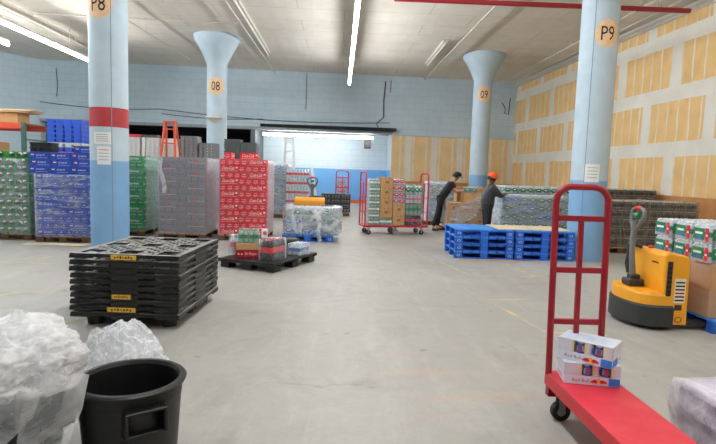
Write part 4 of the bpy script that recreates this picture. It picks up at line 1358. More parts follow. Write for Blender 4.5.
# ------------------------------------------------------------------ foreground hand truck with energy drink cases
e = empty('platform_truck', (1.62, 2.66, 0)); tag(e, 'red platform hand truck with tall handle and tread-plate deck', 'hand truck')
m = bpy.data.materials.new('red_tread_plate'); t = NT(m)
mp = t.n('ShaderNodeMapping', Scale=(1, 1, 1)); mp.inputs['Rotation'].default_value = (0, 0, PI / 4); t.l(t.obj(), mp.inputs[0])
ck_ = t.n('ShaderNodeTexVoronoi', Scale=38); ck_.inputs['Randomness'].default_value = 0; t.l(mp.outputs[0], ck_.inputs['Vector'])
nub = t.ramp(ck_.outputs['Distance'], .25, .38, (1, 1, 1, 1), (0, 0, 0, 1))
cc_ = t.mix(t.ramp(t.noise(5, 6, .65), .35, .75), rgb(202, 34, 54), rgb(222, 62, 78))
cc_ = t.mix(t.math('MULTIPLY', nub, .4), cc_, rgb(150, 24, 40))
t.done(t.bsdf(cc_, .45, 0, t.bump(nub, .5, .004)))
MB().box(-.2, .2, -.76, .76, .268, .28, bv=.002).build('tread_plate', m, e)
k = MB()
for s in (-1, 1):
    k.box(s * .2 - (.006 if s > 0 else 0), s * .2 + (0 if s > 0 else .006), -.76, .76, .19, .2675, bv=.001)
k.box(-.194, .194, .754, .76, .19, .2675); k.box(-.194, .194, -.76, -.754, .19, .2675)
k.build('side_skirt', REDP, e)
for s in (-1, 1):
    MB().box(s * .165 - .028, s * .165 + .028, .70, .752, .12, .267, bv=.003).build('handle_socket', REDF, e)
k = MB()
hw, hy, r = .172, .725, .0215
pts = [(-hw, hy, .27), (-hw, hy, 1.42)]
for a in range(1, 8):
    th = a / 8 * PI / 2
    pts.append((-hw + .1 * (1 - math.cos(th)), hy, 1.42 + .1 * math.sin(th)))
pts += [(-hw + .1, hy, 1.52), (hw - .1, hy, 1.52)]
for a in range(1, 8):
    th = a / 8 * PI / 2
    pts.append((hw - .1 + .1 * math.sin(th), hy, 1.52 - .1 * (1 - math.cos(th))))
pts += [(hw, hy, 1.42), (hw, hy, .27)]
pts = [(x - .012 - .022 * z, y, z) for x, y, z in pts]
k.tube(pts, r, 12)
k.build('handle', REDF, e)
for z in (.63, .975, 1.315):
    ox = -.012 - .022 * z
    MB().box(ox - hw + .018, ox + hw - .018, hy - .014, hy + .014, z - .018, z + .018, bv=.003).build('cross_bar', REDF, e)
MB().box(-.016, .016, hy - .013, hy + .013, .27, 1.296, 0, Matrix.Shear('XZ', 4, (0, 0)) if False else Matrix(((1, 0, -.022, -.012), (0, 1, 0, 0), (0, 0, 1, 0), (0, 0, 0, 1))), .003).build('middle_bar', REDF, e)
for x, y in ((-.14, .62), (.14, .62), (-.14, -.62), (.14, -.62)):
    caster(e, x, y, .062, 'caster', .189)
for s in (-1, 1):
    caster(e, s * .14, 0, .075, 'centre_caster', .189)
# energy drink cases
SILV = M('case_silver', (208, 214, 226), .4, var=.04)
PALE = M('case_pale_blue', (214, 224, 242), .4, var=.04)
CANB = M('can_blue', (56, 96, 190), .35, var=.06)
CANS = M('can_silver', (186, 192, 206), .3, .3, var=.05)
GOLD = M('mark_gold', (240, 188, 60), .5)
MRED = M('mark_red', (200, 40, 40), .5)
BLUEB = M('corner_blue', (48, 128, 222), .5)
LILAC = M('letter_red', (188, 40, 72), .5)
def energy_case(name):
    """shrink-wrapped tray of slim cans: tray lip with the words and the two facing beasts, cans showing above"""
    e = empty(name, (0, 0, 0))
    W, D, H = .335, .215, .135
    lip = .055
    k = MB().box(0, W, 0, D, 0, lip, 0, bv=.002)
    for sgn in (0,):
        k.text('Red Bull', (W * .30, -.0012, lip * .52), .021, m=1, width=W * .3)
        cx = W * .62
        k.disc((cx, -.0013, lip * .55), .017, (1, 0, 0), (0, 0, 1), 2, 18)
        for d in (-1, 1):        # two charging animals: body, hump, head, horns and legs as flat printed shapes
            b = [(0.006, .028), (.014, .038), (.026, .04), (.036, .034), (.046, .03), (.05, .022), (.046, .014), (.04, .02), (.034, .012), (.03, .018), (.022, .016), (.018, .01), (.013, .018), (.006, .02)]
            k.add([(cx + d * x, -.002, z) for x, z in b], [tuple(range(len(b)))], 3)
        k.box(W * .80, W * .995, -.0014, 0, .004, lip - .003, 4)
        k.box(W + 0, W + .0013, .01, D * .55, .006, lip - .004, 4)
        k.text('Red Bull', (W + .0014, D * .76, lip * .5), .016, (0, 1, 0), (0, 0, 1), 1, width=D * .3)
        k.text('Red Bull', (-.0014, D * .5, lip * .5), .02, (0, -1, 0), (0, 0, 1), 1, width=D * .5)
    k.build('tray', [PALE, LILAC, GOLD, MRED, BLUEB], e)
    for i in range(6):
        for j in range(4):
            if j in (0, 3) or i in (0, 5):
                c = MB()
                r = .0265
                x, y = .028 + i * (W - .056) / 5, .029 + j * (D - .058) / 3
                c.lathe([(.001, lip + .001), (r, lip + .001), (r, lip + .066), (r * .8, lip + .074), (r * .78, lip + .077), (.001, lip + .074)], (x, y, 0), 14, ms=[0, 0, 1, 1, 1])
                for q in (-1, 0, 1):
                    th = -PI / 2 + q * .7
                    px, py = x + (r + .0004) * math.cos(th), y + (r + .0004) * math.sin(th)
                    c.box(-.006, .006, -.0003, .0003, lip + .015, lip + .05, 2 if q else 3, Matrix.Translation((px, py, 0)) @ Matrix.Rotation(th + PI / 2, 4, 'Z'))
                c.build('can', [CANB if i % 2 == 0 else CANS, CANS, CANS if i % 2 == 0 else CANB, MRED], e)
    # cardboard cover over the top and down the two ends
    t = MB()
    t.box(.001, W - .001, .001, D - .001, H - .004, H, 0, bv=.001)
    t.box(W - .004, W, .002, D - .002, lip + .0005, H - .0045, 0)
    t.box(0, .004, .002, D - .002, lip + .0005, H - .0045, 0)
    for a, b, mm in ((.012, .27, 0), (.27, .31, 1), (.50, .54, 1), (.54, .60, 0), (.83, .86, 1), (.86, .988, 0)):
        t.box(W * a, W * b, -.0004, .0012, lip + .002, H - .0045, mm)
    for q in range(3):
        t.box(W * (.08 + .3 * q), W * (.30 + .3 * q), D * .25, D * .75, H, H + .0006, 2)
    t.build('cover', [SILV, M('cover_yellow', (224, 206, 130), .5), M('cover_pale', (196, 214, 240), .45)], e)
    return e
EC = Proto(energy_case('energy_drink_case'))
EC.put((1.455, 3.205, .2812), -.2, 'lower silver-blue case of energy drink cans on the red truck', 'drinks case', 'energy drink cases')
EC.put((1.44, 3.30, .4175), -.72, 'upper silver-blue case of energy drink cans, turned on the lower one', 'drinks case', 'energy drink cases')

# ------------------------------------------------------------------ shrink-wrapped bundle beside the truck
PURP = M('purple_print', (96, 66, 120), .5, var=.1)
VIO = M('case_lilac', (196, 188, 206), .5, var=.1)
def lil(mb, w, h):
    mb.box(w * .04, w * .96, -.0015, 0, h * .3, h * .7, 4)
    mb.box(-.0015, 0, .015, .345, h * .3, h * .7, 4)
pc = case('purple_drinks_case', .33, .36, .1265, VIO, lil)
pc.data.materials[4] = PURP
k = MB()
PC = Proto(pc)
for L in range(3):
    for i in range(2):
        for j in range(2):
            PC.put((2.08 + .335 * i, 2.3 + .365 * j, .012 + .127 * L), 0, f'purple-striped case, wrapped bundle, {ORD[L]} layer, {"inner" if i == 0 else "outer"} column, {ORD[j]} row', 'drinks case', 'cases in the wrapped bundle')
tag(MB().box(2.01, 2.78, 2.26, 3.08, 0, .011).build('cardboard_sheet', KRAFT), 'cardboard sheet under the wrapped purple bundle', 'cardboard')
BUND = crumple_mat('bundle_film', .12, .66, 7)
wrap(2.065, 2.765, 2.28, 3.04, .012, .392, BUND, 'thick crumpled film round the purple bundle by the red truck', nx=22, nz=20, amp=.035, seed=31)

# ------------------------------------------------------------------ bins and film heaps
BIN = M('bin_black', (13, 13, 14), .45, var=.2, scale=9)
def bin_(loc, r, h, label, rz=0):
    e = empty('waste_bin', loc, rz); tag(e, label, 'bin')
    rb = r * .82
    MB().lathe([(.001, 0), (rb, 0), (rb + (r - rb) * .86, h * .86), (r * .985, h * .87), (r * .985, h * .95), (r + .012, h * .96), (r + .018, h * .985), (r + .008, h), (r - .012, h), (r - .02, h * .97), (rb - .012, .012), (.001, .012)], (0, 0, 0), 56).build('bucket', BIN, e)
    for s in (0, PI):
        mx = Matrix.Rotation(s, 4, 'Z')
        k = MB()
        k.box(-.09, .09, -r - .045, -r * .93, h * .87, h * .895, 0, mx, .004)
        k.box(-.09, -.075, -r - .045, -r * .90, h * .70, h * .868, 0, mx, .003)
        k.box(.075, .09, -r - .045, -r * .90, h * .70, h * .868, 0, mx, .003)
        k.box(-.09, .09, -r - .02, -r * .86, h * .68, h * .70, 0, mx, .003)
        k.build('grip', BIN, e)
    return e
bin_((-.955, 2.45, 0), .232, .58, 'empty black round waste bin with open top', .6)
bin_((-1.45, 2.32, 0), .235, .58, 'black waste bin overflowing with clear film', 1.9)
def blob(name, c, rad, amp, seed, mat, label=None, sub=6, floor=None, cat='plastic film', parent=None):
    bm = bmesh.new()
    bmesh.ops.create_icosphere(bm, subdivisions=sub, radius=1)
    for v in bm.verts:
        d = v.co.normalized()
        n1 = noise.noise(d * 1.6 + Vector((seed, 0, 0)))
        w = Vector((noise.noise(d * 3 + Vector((0, seed, 9))), noise.noise(d * 3 + Vector((4, seed, 0))), noise.noise(d * 3 + Vector((seed, 7, 2)))))
        q = d * 2.6 + w * .9 + Vector((seed, 0, 0))
        rdg = (1 - abs(noise.noise(q)) * 2.2) ** 1
        rdg2 = 1 - abs(noise.noise(q * 2.9 + w * 2)) * 2.2
        s = 1 + amp * (1.0 * n1 + .42 * rdg + .2 * rdg2)
        p = Vector((d.x * rad[0] * s, d.y * rad[1] * s, d.z * rad[2] * s))
        if floor is not None and p.z + c[2] < floor:
            p.z = floor - c[2] + .002
        v.co = p
    me = bpy.data.meshes.new(name)
    bm.to_mesh(me); bm.free()
    me.materials.append(mat)
    for p in me.polygons:
        p.use_smooth = True
    o = bpy.data.objects.new(name, me); COL.objects.link(o); o.location = c
    if parent:
        o.location = Vector(c) - Vector(parent.location)
        o.parent = parent
        return o
    return tag(o, label, cat)
hp = blob('film_heap', (-1.51, 2.36, .675), (.33, .29, .16), .3, 3.1, FILM_H, 'crumpled heap of clear film spilling over the black bin', floor=.586)
blob('inner_fold', (-1.51, 2.36, .67), (.29, .25, .14), .4, 6.7, FILM_H, parent=hp, sub=5, floor=.59)
blob('inner_fold', (-1.50, 2.38, .67), (.25, .22, .12), .45, 9.9, FILM_H, parent=hp, sub=5, floor=.592)
blob('inner_fold', (-1.47, 2.38, .68), (.20, .18, .10), .5, 2.2, FILM_H, parent=hp, sub=5, floor=.595)
def flap(pts, w, label=None, parent=None, seed=0, mat=None):
    """a crumpled ribbon of film"""
    mb = MB()
    vv, n = [], len(pts)
    for i, p in enumerate(pts):
        p = Vector(p)
        for j in range(7):
            f = (j / 6 - .5) * (w[i] if isinstance(w, list) else w)
            q = noise.noise(Vector((i * .9, j * .8, seed))) * .05
            vv.append(p + Vector((f, q, noise.noise(Vector((i * .7, j * .9, seed + 5))) * .03)))
    mb.add(vv, [(i * 7 + j, i * 7 + j + 1, (i + 1) * 7 + j + 1, (i + 1) * 7 + j) for i in range(n - 1) for j in range(6)], 0, None, True)
    o = mb.build('film_flap', mat or FILM_H)
    if parent:
        o.parent = parent
        o.matrix_parent_inverse = Matrix.Translation(-Vector(parent.location))
    return o
flap([(-1.18, 2.22, .68), (-1.14, 2.12, .58), (-1.15, 2.06, .48), (-1.16, 2.04, .36), (-1.15, 2.03, .22)], [.28, .24, .2, .15, .1], parent=hp, seed=1)
flap([(-1.35, 2.12, .64), (-1.34, 2.06, .56), (-1.35, 2.05, .49), (-1.36, 2.05, .44)], [.34, .3, .2, .1], parent=hp, seed=2)
flap([(-1.62, 2.2, .66), (-1.6, 2.06, .56), (-1.6, 2.04, .48)], [.36, .32, .22], parent=hp, seed=4)
flap([(-1.43, 2.36, .82), (-1.41, 2.35, .88), (-1.40, 2.34, .92)], [.16, .07, .03], parent=hp, seed=6)
bg = blob('clear_bag', (-1.2, 2.98, .33), (.235, .2, .30), .26, 8.3, FILM_G, 'clear plastic bag of film standing behind the empty bin', floor=0.0, cat='bag')
blob('inner_fold', (-1.2, 2.98, .33), (.19, .16, .24), .4, 4.4, FILM_G, parent=bg, sub=5)
# ------------------------------------------------------------------ electric pallet trucks
YEL = M('truck_yellow', (238, 164, 34), .4, var=.06)
TBLK = M('truck_black', (44, 45, 46), .5, var=.15)
TGREY = M('truck_grey', (104, 106, 106), .5, var=.1)
GRNP = M('green_button', (30, 122, 70), .4)
DECAL = M('decal_pale', (226, 222, 206), .5)
def prism(mb, outline, z0, z1, m=0, inset=0, mx=None):
    """outline in plan, extruded; the top edge drawn in a little"""
    n = len(outline)
    cx = sum(p[0] for p in outline) / n; cy_ = sum(p[1] for p in outline) / n
    L = [(1, z0), (1, z1 - inset), (1 - inset * 2, z1)] if inset else [(1, z0), (1, z1)]
    vv = [(cx + (x - cx) * s, cy_ + (y - cy_) * s, z) for s, z in L for x, y in outline]
    ff = [(j * n + k, j * n + (k + 1) % n, (j + 1) * n + (k + 1) % n, (j + 1) * n + k) for j in range(len(L) - 1) for k in range(n)]
    ff += [tuple(range(n))[::-1], tuple(range((len(L) - 1) * n, len(L) * n))]
    mb.add(vv, ff, m, mx)
def pallet_truck(loc, rz, label, tiller=True):
    e = empty('pallet_truck', loc, rz); tag(e, label, 'pallet truck')
    # rounded drive housing low at the operator end
    nose = [(.0 - .31 * math.cos(a) ** .7 if math.cos(a) > 0 else 0, .40 * math.sin(a)) for a in [(-PI / 2 + PI * q / 18) for q in range(19)]] + [(.1, .40), (.1, -.40)]
    k = MB(); prism(k, nose, .045, .27, 0, .02); k.build('bumper_skirt', TBLK, e)
    nose2 = [(x * .93 if x < 0 else x, y * .95) for x, y in nose]
    k = MB(); prism(k, nose2, .271, .40, 0, .03); k.build('drive_cover', YEL, e)
    # battery cowl: near-upright slab with sloping top, thinner towards the forks
    k = MB()
    sec = [(0, .27), (-.02, .55), (-.015, .80), (.02, .835), (.22, .80), (.26, .76), (.27, .06), (.0, .06)]
    for a, b in ((-.37, .36),):
        vv = [(x, y, z) for y in (a, b) for x, z in sec]
        n = len(sec)
        k.add(vv, [(q, (q + 1) % n, n + (q + 1) % n, n + q) for q in range(n)] + [tuple(range(n))[::-1], tuple(range(n, 2 * n))])
    o = k.build('battery_cowl', YEL, e, clean=True)
    b = o.modifiers.new('edge', 'BEVEL'); b.width = .018; b.segments = 3
    k = MB()
    k.box(.012, .068, -.3765, -.3715, .1, .74, 0, bv=.002)
    for q in range(7):
        k.box(.02, .06, -.379, -.3765, .36 + q * .05, .385 + q * .05, 1)
    k.build('louvre_strip', [TBLK, M('louvre_edge', (14, 14, 15), .5)], e)
    k = MB()
    k.box(.105, .225, -.3715, -.3700, .3, .56, 0)
    for q in range(6):
        k.box(.115, .215, -.3722, -.3715, .32 + q * .038, .338 + q * .038, 1 if q != 2 else 2)
    k.build('warning_plate', [DECAL, TBLK, MRED, YEL], e)
    MB().box(.12, .2, -.3715, -.37, .22, .28).build('small_plate', TBLK, e)
    k = MB()
    k.disc((.17, -.3718, .12), .03, (1, 0, 0), (0, 0, 1), 1, 16, 1.4)
    k.disc((.17, -.3722, .12), .022, (1, 0, 0), (0, 0, 1), 3, 16, 1.4)
    k.build('round_decal', [DECAL, TBLK, MRED, YEL], e)
    k = MB()
    for q in range(5):
        k.box(-.0235, -.0215, -.26 + q * .024, -.242 + q * .024, .70, .716, 0)
    k.build('maker_lettering', TBLK, e)
    k = MB(); k.tube([(-.025, .30, .80), (-.05, .30, .84), (-.05, .08, .845), (-.02, .08, .83)], .022, 8); k.tube([(-.03, .30, .80), (-.05, .30, .6), (-.03, .29, .5)], .026, 8)
    k.build('grab_rail', TBLK, e)
    k = MB(); k.lathe([(.001, 0), (.024, 0), (.03, .016), (.02, .03), (.001, .032)], (.04, .0, .83), 16); k.build('stop_button', MRED, e)
    # tiller
    k = MB(); k.box(-.2, -.03, -.05, .13, .40, .48, bv=.015); k.box(-.16, -.06, -.02, .1, .47, .53, bv=.012); k.build('tiller_base', TBLK, e)
    k = MB(); k.tube([(-.12, .04, .5), (-.145, .04, .72), (-.155, .04, .92), (-.14, .04, 1.04)], [.035, .03, .028, .03], 10, flat=1.3); k.build('tiller_arm', TGREY, e)
    k = MB()
    for s in (-1, 1):
        k.tube([(-.14, .04 + s * .015, 1.02), (-.13, .04 + s * .085, 1.1), (-.115, .04 + s * .125, 1.18), (-.11, .04 + s * .11, 1.245), (-.11, .04 + s * .06, 1.268)], [.022, .024, .022, .02, .02], 8)
    k.tube([(-.14, .04, 1.02), (-.12, .04, 1.12)], [.03, .05], 8, flat=1.2)
    k.build('handle_loop', TGREY, e)
    k = MB(); k.tube([(-.112, -.01, 1.262), (-.105, .04, 1.275), (-.112, .09, 1.262)], .024, 8); k.build('belly_switch', MRED, e)
    k = MB(); k.tube([(-.12, .0, 1.19), (-.12, .08, 1.19)], .03, 8); k.build('grip_roller', GRNP, e)
    for s in (-1, 1):
        k = MB(); k.box(.2705, 1.42, s * .26 - .075, s * .26 + .075, .05, .086, bv=.006); k.build('fork', TBLK, e)
        k = MB(); k.tube([(1.25, s * .26 - .05, .042), (1.25, s * .26 + .05, .042)], .0415, 14); k.build('load_wheel', TGREY, e)
    for s in (-1, 1):
        k = MB(); k.tube([(-.05, s * .27 - .03, .05), (-.05, s * .27 + .03, .05)], .05, 16); k.build('caster_wheel', RUBBER, e)
    return e
pallet_truck((3.45, 5.745, 0), 0, 'yellow electric pallet truck with grey tiller, beside the brown cartons')
pallet_truck((-.72, 13.22, 0), -PI / 2, 'yellow electric pallet truck behind the low wrapped water load').scale = (1, 1, 1.1)

# pallet on its forks: cartons below, packs of cans and bottles above
blue_pallet.put((4.50, 5.80, 0), 0, 'blue pallet on the forks of the yellow truck, under cartons', 'pallet', 'blue pallets')
cg = Proto(carton(.52, .335, .29))
for L in range(2):
    for i in range(2):
        for j in range(3):
            cg.put((3.945 + .530 * i, 5.385 + .344 * j, .141 + .2905 * L), 0, f'brown carton on pallet by yellow truck, {"lower" if L == 0 else "upper"} layer, {"inner" if i == 0 else "outer"} column, {ORD[j]} back', 'carton', 'cartons on the truck pallet')
def pr_mix(k, w, d, h):       # one wide green panel, a white word block, a blue swoosh and one red can print
    k.box(w * .08, w * .62, -.006, -.003, h * .2, h * .8, 1)
    k.box(w * .16, w * .54, -.0075, -.006, h * .48, h * .6, 2)
    k.box(w * .72, w * .88, -.0065, -.003, h * .12, h * .84, 3)
    k.box(w * .74, w * .86, -.0075, -.0065, h * .4, h * .5, 2)
    k.disc((w * .38, -.0078, h * .3), h * .1, (1, 0, 0), (0, 0, 1), 4, 14, 2.4)
    k.box(-.006, -.003, d * .3, d * .95, h * .2, h * .8, 1)
    k.box(-.0075, -.006, d * .4, d * .86, h * .48, h * .6, 2)
    k.box(-.0065, -.003, d * .04, d * .22, h * .12, h * .84, 3)
    k.box(-.0075, -.0065, d * .07, d * .19, h * .4, h * .5, 2)
    k.disc((-.0078, d * .6, h * .3), h * .1, (0, 1, 0), (0, 0, 1), 4, 14, 2.2)
gk, gkw, gkd = pack('water_pack', 6, 4, .0325, .2, [CLEAR, LABG, CAPW], parts=True, printed=[LABG, LABW, LABR, LABB, pr_mix]); GK = Proto(gk)
for L in range(2):
    for i in range(2):
        for j in range(3):
            GK.put((3.90 + .42 * i + .02 * (j % 2), 5.39 + .335 * j + .015 * L, .723 + .205 * L), random.uniform(-.05, .05), f'green-panelled bottle pack above truck cartons, {"lower" if L == 0 else "upper"} layer, {"inner" if i == 0 else "outer"} column, {ORD[j]} back', 'bottle pack', 'packs on the truck cartons')
wrap(3.935, 5.01, 5.37, 6.42, .16, .70, FILM_C, 'clear film round the brown cartons on the truck pallet', seed=41, amp=.012)

# ------------------------------------------------------------------ people
SKIN1 = M('skin_tan', (196, 146, 118), .55, var=.05)
SKIN2 = M('skin_brown', (104, 70, 52), .55, var=.05)
BLACKC = M('black_cloth', (26, 27, 30), .85, var=.15)
NAVYC = M('dark_trousers', (30, 32, 38), .85, var=.15)
JACK = M('charcoal_jacket', (46, 48, 52), .45, var=.25, scale=12)
SHOE = M('grey_shoe', (84, 82, 80), .7)
BEAN = M('orange_knit', (242, 94, 40), .85, var=.1, scale=20)
HAIR = M('dark_hair', (26, 20, 18), .7)
EYEW = M('eye_white', (230, 228, 224), .3)
def skin(name, nodes, edges, mat, parent, sub=2):
    keys = list(nodes)
    me = bpy.data.meshes.new(name)
    me.from_pydata([nodes[k][0] for k in keys], [(keys.index(a), keys.index(b)) for a, b in edges], [])
    o = bpy.data.objects.new(name, me); COL.objects.link(o)
    o.modifiers.new('skin', 'SKIN').use_smooth_shade = True
    for i, k in enumerate(keys):
        r = nodes[k][1]
        me.skin_vertices[0].data[i].radius = r if isinstance(r, tuple) else (r, r)
        me.skin_vertices[0].data[i].use_root = (i == 0)
    sb = o.modifiers.new('sub', 'SUBSURF'); sb.levels = sb.render_levels = sub
    bpy.context.view_layer.update()
    dg = bpy.context.evaluated_depsgraph_get()
    m2 = bpy.data.meshes.new_from_object(o.evaluated_get(dg))
    o.modifiers.clear(); o.data = m2; m2.name = name
    m2.materials.clear(); m2.materials.append(mat)
    for p in m2.polygons:
        p.use_smooth = True
    o.parent = parent
    return o
def chain(*k):
    return list(zip(k[:-1], k[1:]))
def person(loc, rz, J, skinm, top, trous, label, hat, sleeve_long, beard):
    """J: joint name -> position relative to the feet point, facing +x"""
    e = empty('person', loc, rz); tag(e, label, 'person')
    V = {k: Vector(v) for k, v in J.items()}
    N, E_ = {}, []
    N['pelvis'] = (V['pelvis'], (.08, .07))
    N['waist'] = (V['waist'], (.085, .07)); N['chest'] = (V['chest'], (.09, .075)); N['neckbase'] = (V['neck'] - (V['neck'] - V['chest']) * .25, .055)
    N['neck'] = (V['neck'], .052)
    hd = V['head']; up = (hd - V['neck']).normalized(); fw = Vector(J.get('face', (1, 0, 0))).normalized(); sd = up.cross(fw)
    N['jaw'] = (hd - up * .05 + fw * .02, .068); N['skull'] = (hd + up * .025, .088); N['crown'] = (hd + up * .075 - fw * .01, .06)
    N['nose'] = (hd + fw * .098 - up * .005, .014); N['chin'] = (hd + fw * .05 - up * .1, .03)
    N['ear_a'] = (hd + sd * .09 - fw * .01, .018); N['ear_b'] = (hd - sd * .09 - fw * .01, .018)
    E_ += chain('pelvis', 'waist', 'chest', 'neckbase', 'neck', 'jaw', 'skull', 'crown') + [('skull', 'nose'), ('jaw', 'chin'), ('skull', 'ear_a'), ('skull', 'ear_b')]
    for s in 'ab':
        N['sh' + s] = (V['sh' + s], .048); N['el' + s] = (V['el' + s], .040); N['wr' + s] = (V['wr' + s], .028)
        d = (V['wr' + s] - V['el' + s]).normalized()
        N['palm' + s] = (V['wr' + s] + d * .07, (.036, .018))
        E_ += [('chest', 'sh' + s)] + chain('sh' + s, 'el' + s, 'wr' + s, 'palm' + s)
        side = d.cross(Vector((0, 0, 1))).normalized()
        for q, ln in enumerate((.075, .085, .08, .062)):
            o = side * (-.03 + .02 * q)
            a, b = f'fa{s}{q}', f'fb{s}{q}'
            N[a] = (V['wr' + s] + d * (.085 + ln * .5) + o, .009); N[b] = (V['wr' + s] + d * (.08 + ln * .95) + o - Vector((0, 0, .022)), .008)
            E_ += chain('palm' + s, a, b)
        tsg = side * (-.045 if s == 'a' else .045)
        N['ta' + s] = (V['wr' + s] + d * .05 + tsg, .011); N['tb' + s] = (V['wr' + s] + d * .09 + tsg * 1.25 - Vector((0, 0, .01)), .009)
        E_ += chain('palm' + s, 'ta' + s, 'tb' + s)
        N['hip' + s] = (V['hip' + s], .09); N['kn' + s] = (V['kn' + s], .058); N['an' + s] = (V['an' + s], .04)
        N['toe' + s] = (V['an' + s] + Vector((.14, 0, -.045)), (.035, .03))
        E_ += [('pelvis', 'hip' + s)] + chain('hip' + s, 'kn' + s, 'an' + s, 'toe' + s)
    skin('body', N, E_, skinm, e)
    # clothing
    g = .042 if sleeve_long else .02
    T = {k: (N[k][0], tuple(x + g for x in N[k][1]) if isinstance(N[k][1], tuple) else N[k][1] + g) for k in ('waist', 'chest', 'neckbase')}
    T['chest'] = (N['chest'][0], (.12 + g, .10 + g)); T['neckbase'] = (N['neckbase'][0], .07 + g)
    T['waist'] = (N['waist'][0], (.125 + g, .10 + g))
    T['hem'] = (N['pelvis'][0] + (N['waist'][0] - N['pelvis'][0]) * (-.35 if not sleeve_long else -1.1), .19 if sleeve_long else .145)
    ed = chain('hem', 'waist', 'chest', 'neckbase')
    T = {'hem': T['hem'], **{k: T[k] for k in ('waist', 'chest', 'neckbase')}}
    if sleeve_long:
        T['collar'] = (V['neck'], .066); ed += [('neckbase', 'collar')]
    for s in 'ab':
        T['sh' + s] = (V['sh' + s] + (V['chest'] - V['sh' + s]) * .25, .07 + g * .4); ed += [('chest', 'sh' + s)]
        ew, ww = (V['el' + s] if sleeve_long else V['sh' + s] + (V['el' + s] - V['sh' + s]) * .62), V['wr' + s]
        S = {'in': (V['sh' + s] + (V['chest'] - V['sh' + s]) * .3, .075), 'sh': (V['sh' + s], .082 + g * .4), 'mid': ((V['sh' + s] + ew) / 2, .070 + g * .4), 'el': (ew, .062 + g * .3)}
        if sleeve_long:
            S['wr'] = (ww, .046)
        skin('sleeve', S, chain(*S), top, e)
    skin('jacket' if sleeve_long else 'shirt', T, ed, top, e)
    T = {'pelvis': (V['pelvis'] + Vector((0, 0, .13)), .128)}
    ed = []
    for s in 'ab':
        T['hip' + s] = (V['hip' + s], .112); T['kn' + s] = (V['kn' + s], .08); T['an' + s] = (V['an' + s] + Vector((0, 0, .03)), .062)
        ed += [('pelvis', 'hip' + s)] + chain('hip' + s, 'kn' + s, 'an' + s)
    skin('trousers', T, ed, trous, e)
    for s in 'ab':
        a = V['an' + s]
        skin('shoe', {'h': (a + Vector((-.03, 0, -.045)), .044), 'm': (a + Vector((.06, 0, -.05)), .042), 't': (a + Vector((.16, 0, -.055)), .036)}, chain('h', 'm', 't'), SHOE, e)
    # face and hat
    mx = Matrix((fw, sd, up)).transposed()
    def at(f, s_, u):
        return hd + fw * f + sd * s_ + up * u
    for s_ in (-1, 1):
        b = MB(); b.lathe([(.001, -.011), (.009, -.006), (.012, 0), (.009, .006), (.001, .011)], at(.083, .033 * s_, .02), 10); b.build('eye', EYEW if skinm is SKIN1 else HAIR, e)
        b = MB(); b.tube([at(.088, .05 * s_, .04), at(.094, .033 * s_, .046), at(.094, .016 * s_, .042)], .006, 6); b.build('eyebrow', HAIR, e)
    b = MB(); b.tube([at(.08, -.025, -.055), at(.09, 0, -.053), at(.08, .025, -.055)], .007, 6); b.build('mouth', M('lip_' + skinm.name, (150, 92, 80) if skinm is SKIN1 else (78, 44, 38), .5), e)
    m4 = Matrix.Translation(hd) @ mx.to_4x4()
    if beard:
        b = skin('beard', {'c': (at(.052, 0, -.105), .036), 'l': (at(.01, .066, -.07), .03), 'r': (at(.01, -.066, -.07), .03)}, [('c', 'l'), ('c', 'r')], HAIR, e)
    hair = MB(); hair.lathe([(.099, -.035), (.104, 0), (.104, .04), (.09, .05)], (0, 0, 0), 20, mx=m4 @ Matrix.Translation((-.018, 0, 0))); hair.build('hair', HAIR, e)
    b = MB()
    if hat == 'cap':
        b.lathe([(.108, .04), (.109, .07), (.098, .105), (.07, .13), (.02, .142), (.001, .143)], (0, 0, 0), 24, mx=m4)
        vv, ff = [], []
        for q in range(9):
            a = -PI / 2.6 + q * PI / 1.3 / 8
            for rr in (.104, .18 - .03 * abs(math.sin(a))):
                for zz in (.04, .05):
                    vv.append(m4 @ Vector((rr * math.cos(a), rr * math.sin(a) * .9, zz - (.012 if rr > .11 else 0))))
        for q in range(8):
            o = q * 4
            ff += [(o, o + 2, o + 6, o + 4), (o + 1, o + 5, o + 7, o + 3), (o + 2, o + 3, o + 7, o + 6)]
        b.add(vv, ff, 0)
        b.build('cap', BLACKC, e)
    else:
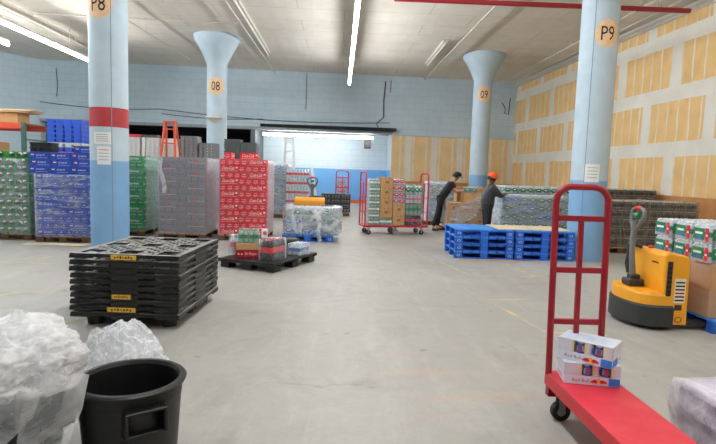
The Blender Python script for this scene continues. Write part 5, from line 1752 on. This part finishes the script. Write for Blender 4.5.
        b.lathe([(.110, .012), (.118, .02), (.118, .055), (.112, .062), (.114, .09), (.1, .125), (.07, .15), (.025, .163), (.001, .164)], (0, 0, 0), 24, mx=m4)
        b.build('knit_hat', BEAN, e)
    return e
person((2.84, 14.7, 0), 0, dict(pelvis=(0, 0, .93), waist=(.11, 0, 1.07), chest=(.22, 0, 1.24), neck=(.33, 0, 1.41), head=(.40, -.01, 1.535), face=(.93, -.1, -.35),
       sha=(.24, .17, 1.34), ela=(.38, .24, 1.12), wra=(.60, .16, 1.145), shb=(.25, -.18, 1.34), elb=(.36, -.24, 1.115), wrb=(.585, -.15, 1.145),
       hipa=(.0, .095, .89), kna=(-.005, .11, .49), ana=(-.06, .11, .10), hipb=(-.01, -.095, .89), knb=(-.09, -.10, .49), anb=(-.21, -.10, .10)),
       SKIN1, BLACKC, NAVYC, 'person in black cap and black T-shirt leaning forward with hands on a carton', 'cap', False, True)
person((3.47, 12.28, 0), 0, dict(pelvis=(0, 0, .93), waist=(.0, 0, 1.08), chest=(.03, 0, 1.26), neck=(.06, 0, 1.44), head=(.085, 0, 1.56), face=(.9, .35, -.2),
       sha=(.06, .19, 1.37), ela=(.24, .29, 1.17), wra=(.47, .38, 1.19), shb=(.05, -.19, 1.37), elb=(.24, -.16, 1.16), wrb=(.46, .20, 1.19),
       hipa=(0, .095, .89), kna=(.02, .12, .49), ana=(.0, .13, .10), hipb=(0, -.095, .89), knb=(.0, -.11, .49), anb=(-.05, -.12, .10)),
       SKIN2, JACK, BLACKC, 'person in orange knit hat and charcoal jacket reaching over the pale water packs', 'beanie', True, False).scale = (.98, .98, .97)

# ------------------------------------------------------------------ anything built as a pattern but never set down is removed
for p in Proto.every:
    if not p.used:
        for ch in list(p.o.children_recursive):
            bpy.data.objects.remove(ch)
        bpy.data.objects.remove(p.o)
w = bpy.data.worlds.new('world'); SC.world = w
w.use_nodes = True
w.node_tree.nodes['Background'].inputs[0].default_value = (.8, .86, .95, 1)
w.node_tree.nodes['Background'].inputs[1].default_value = .3
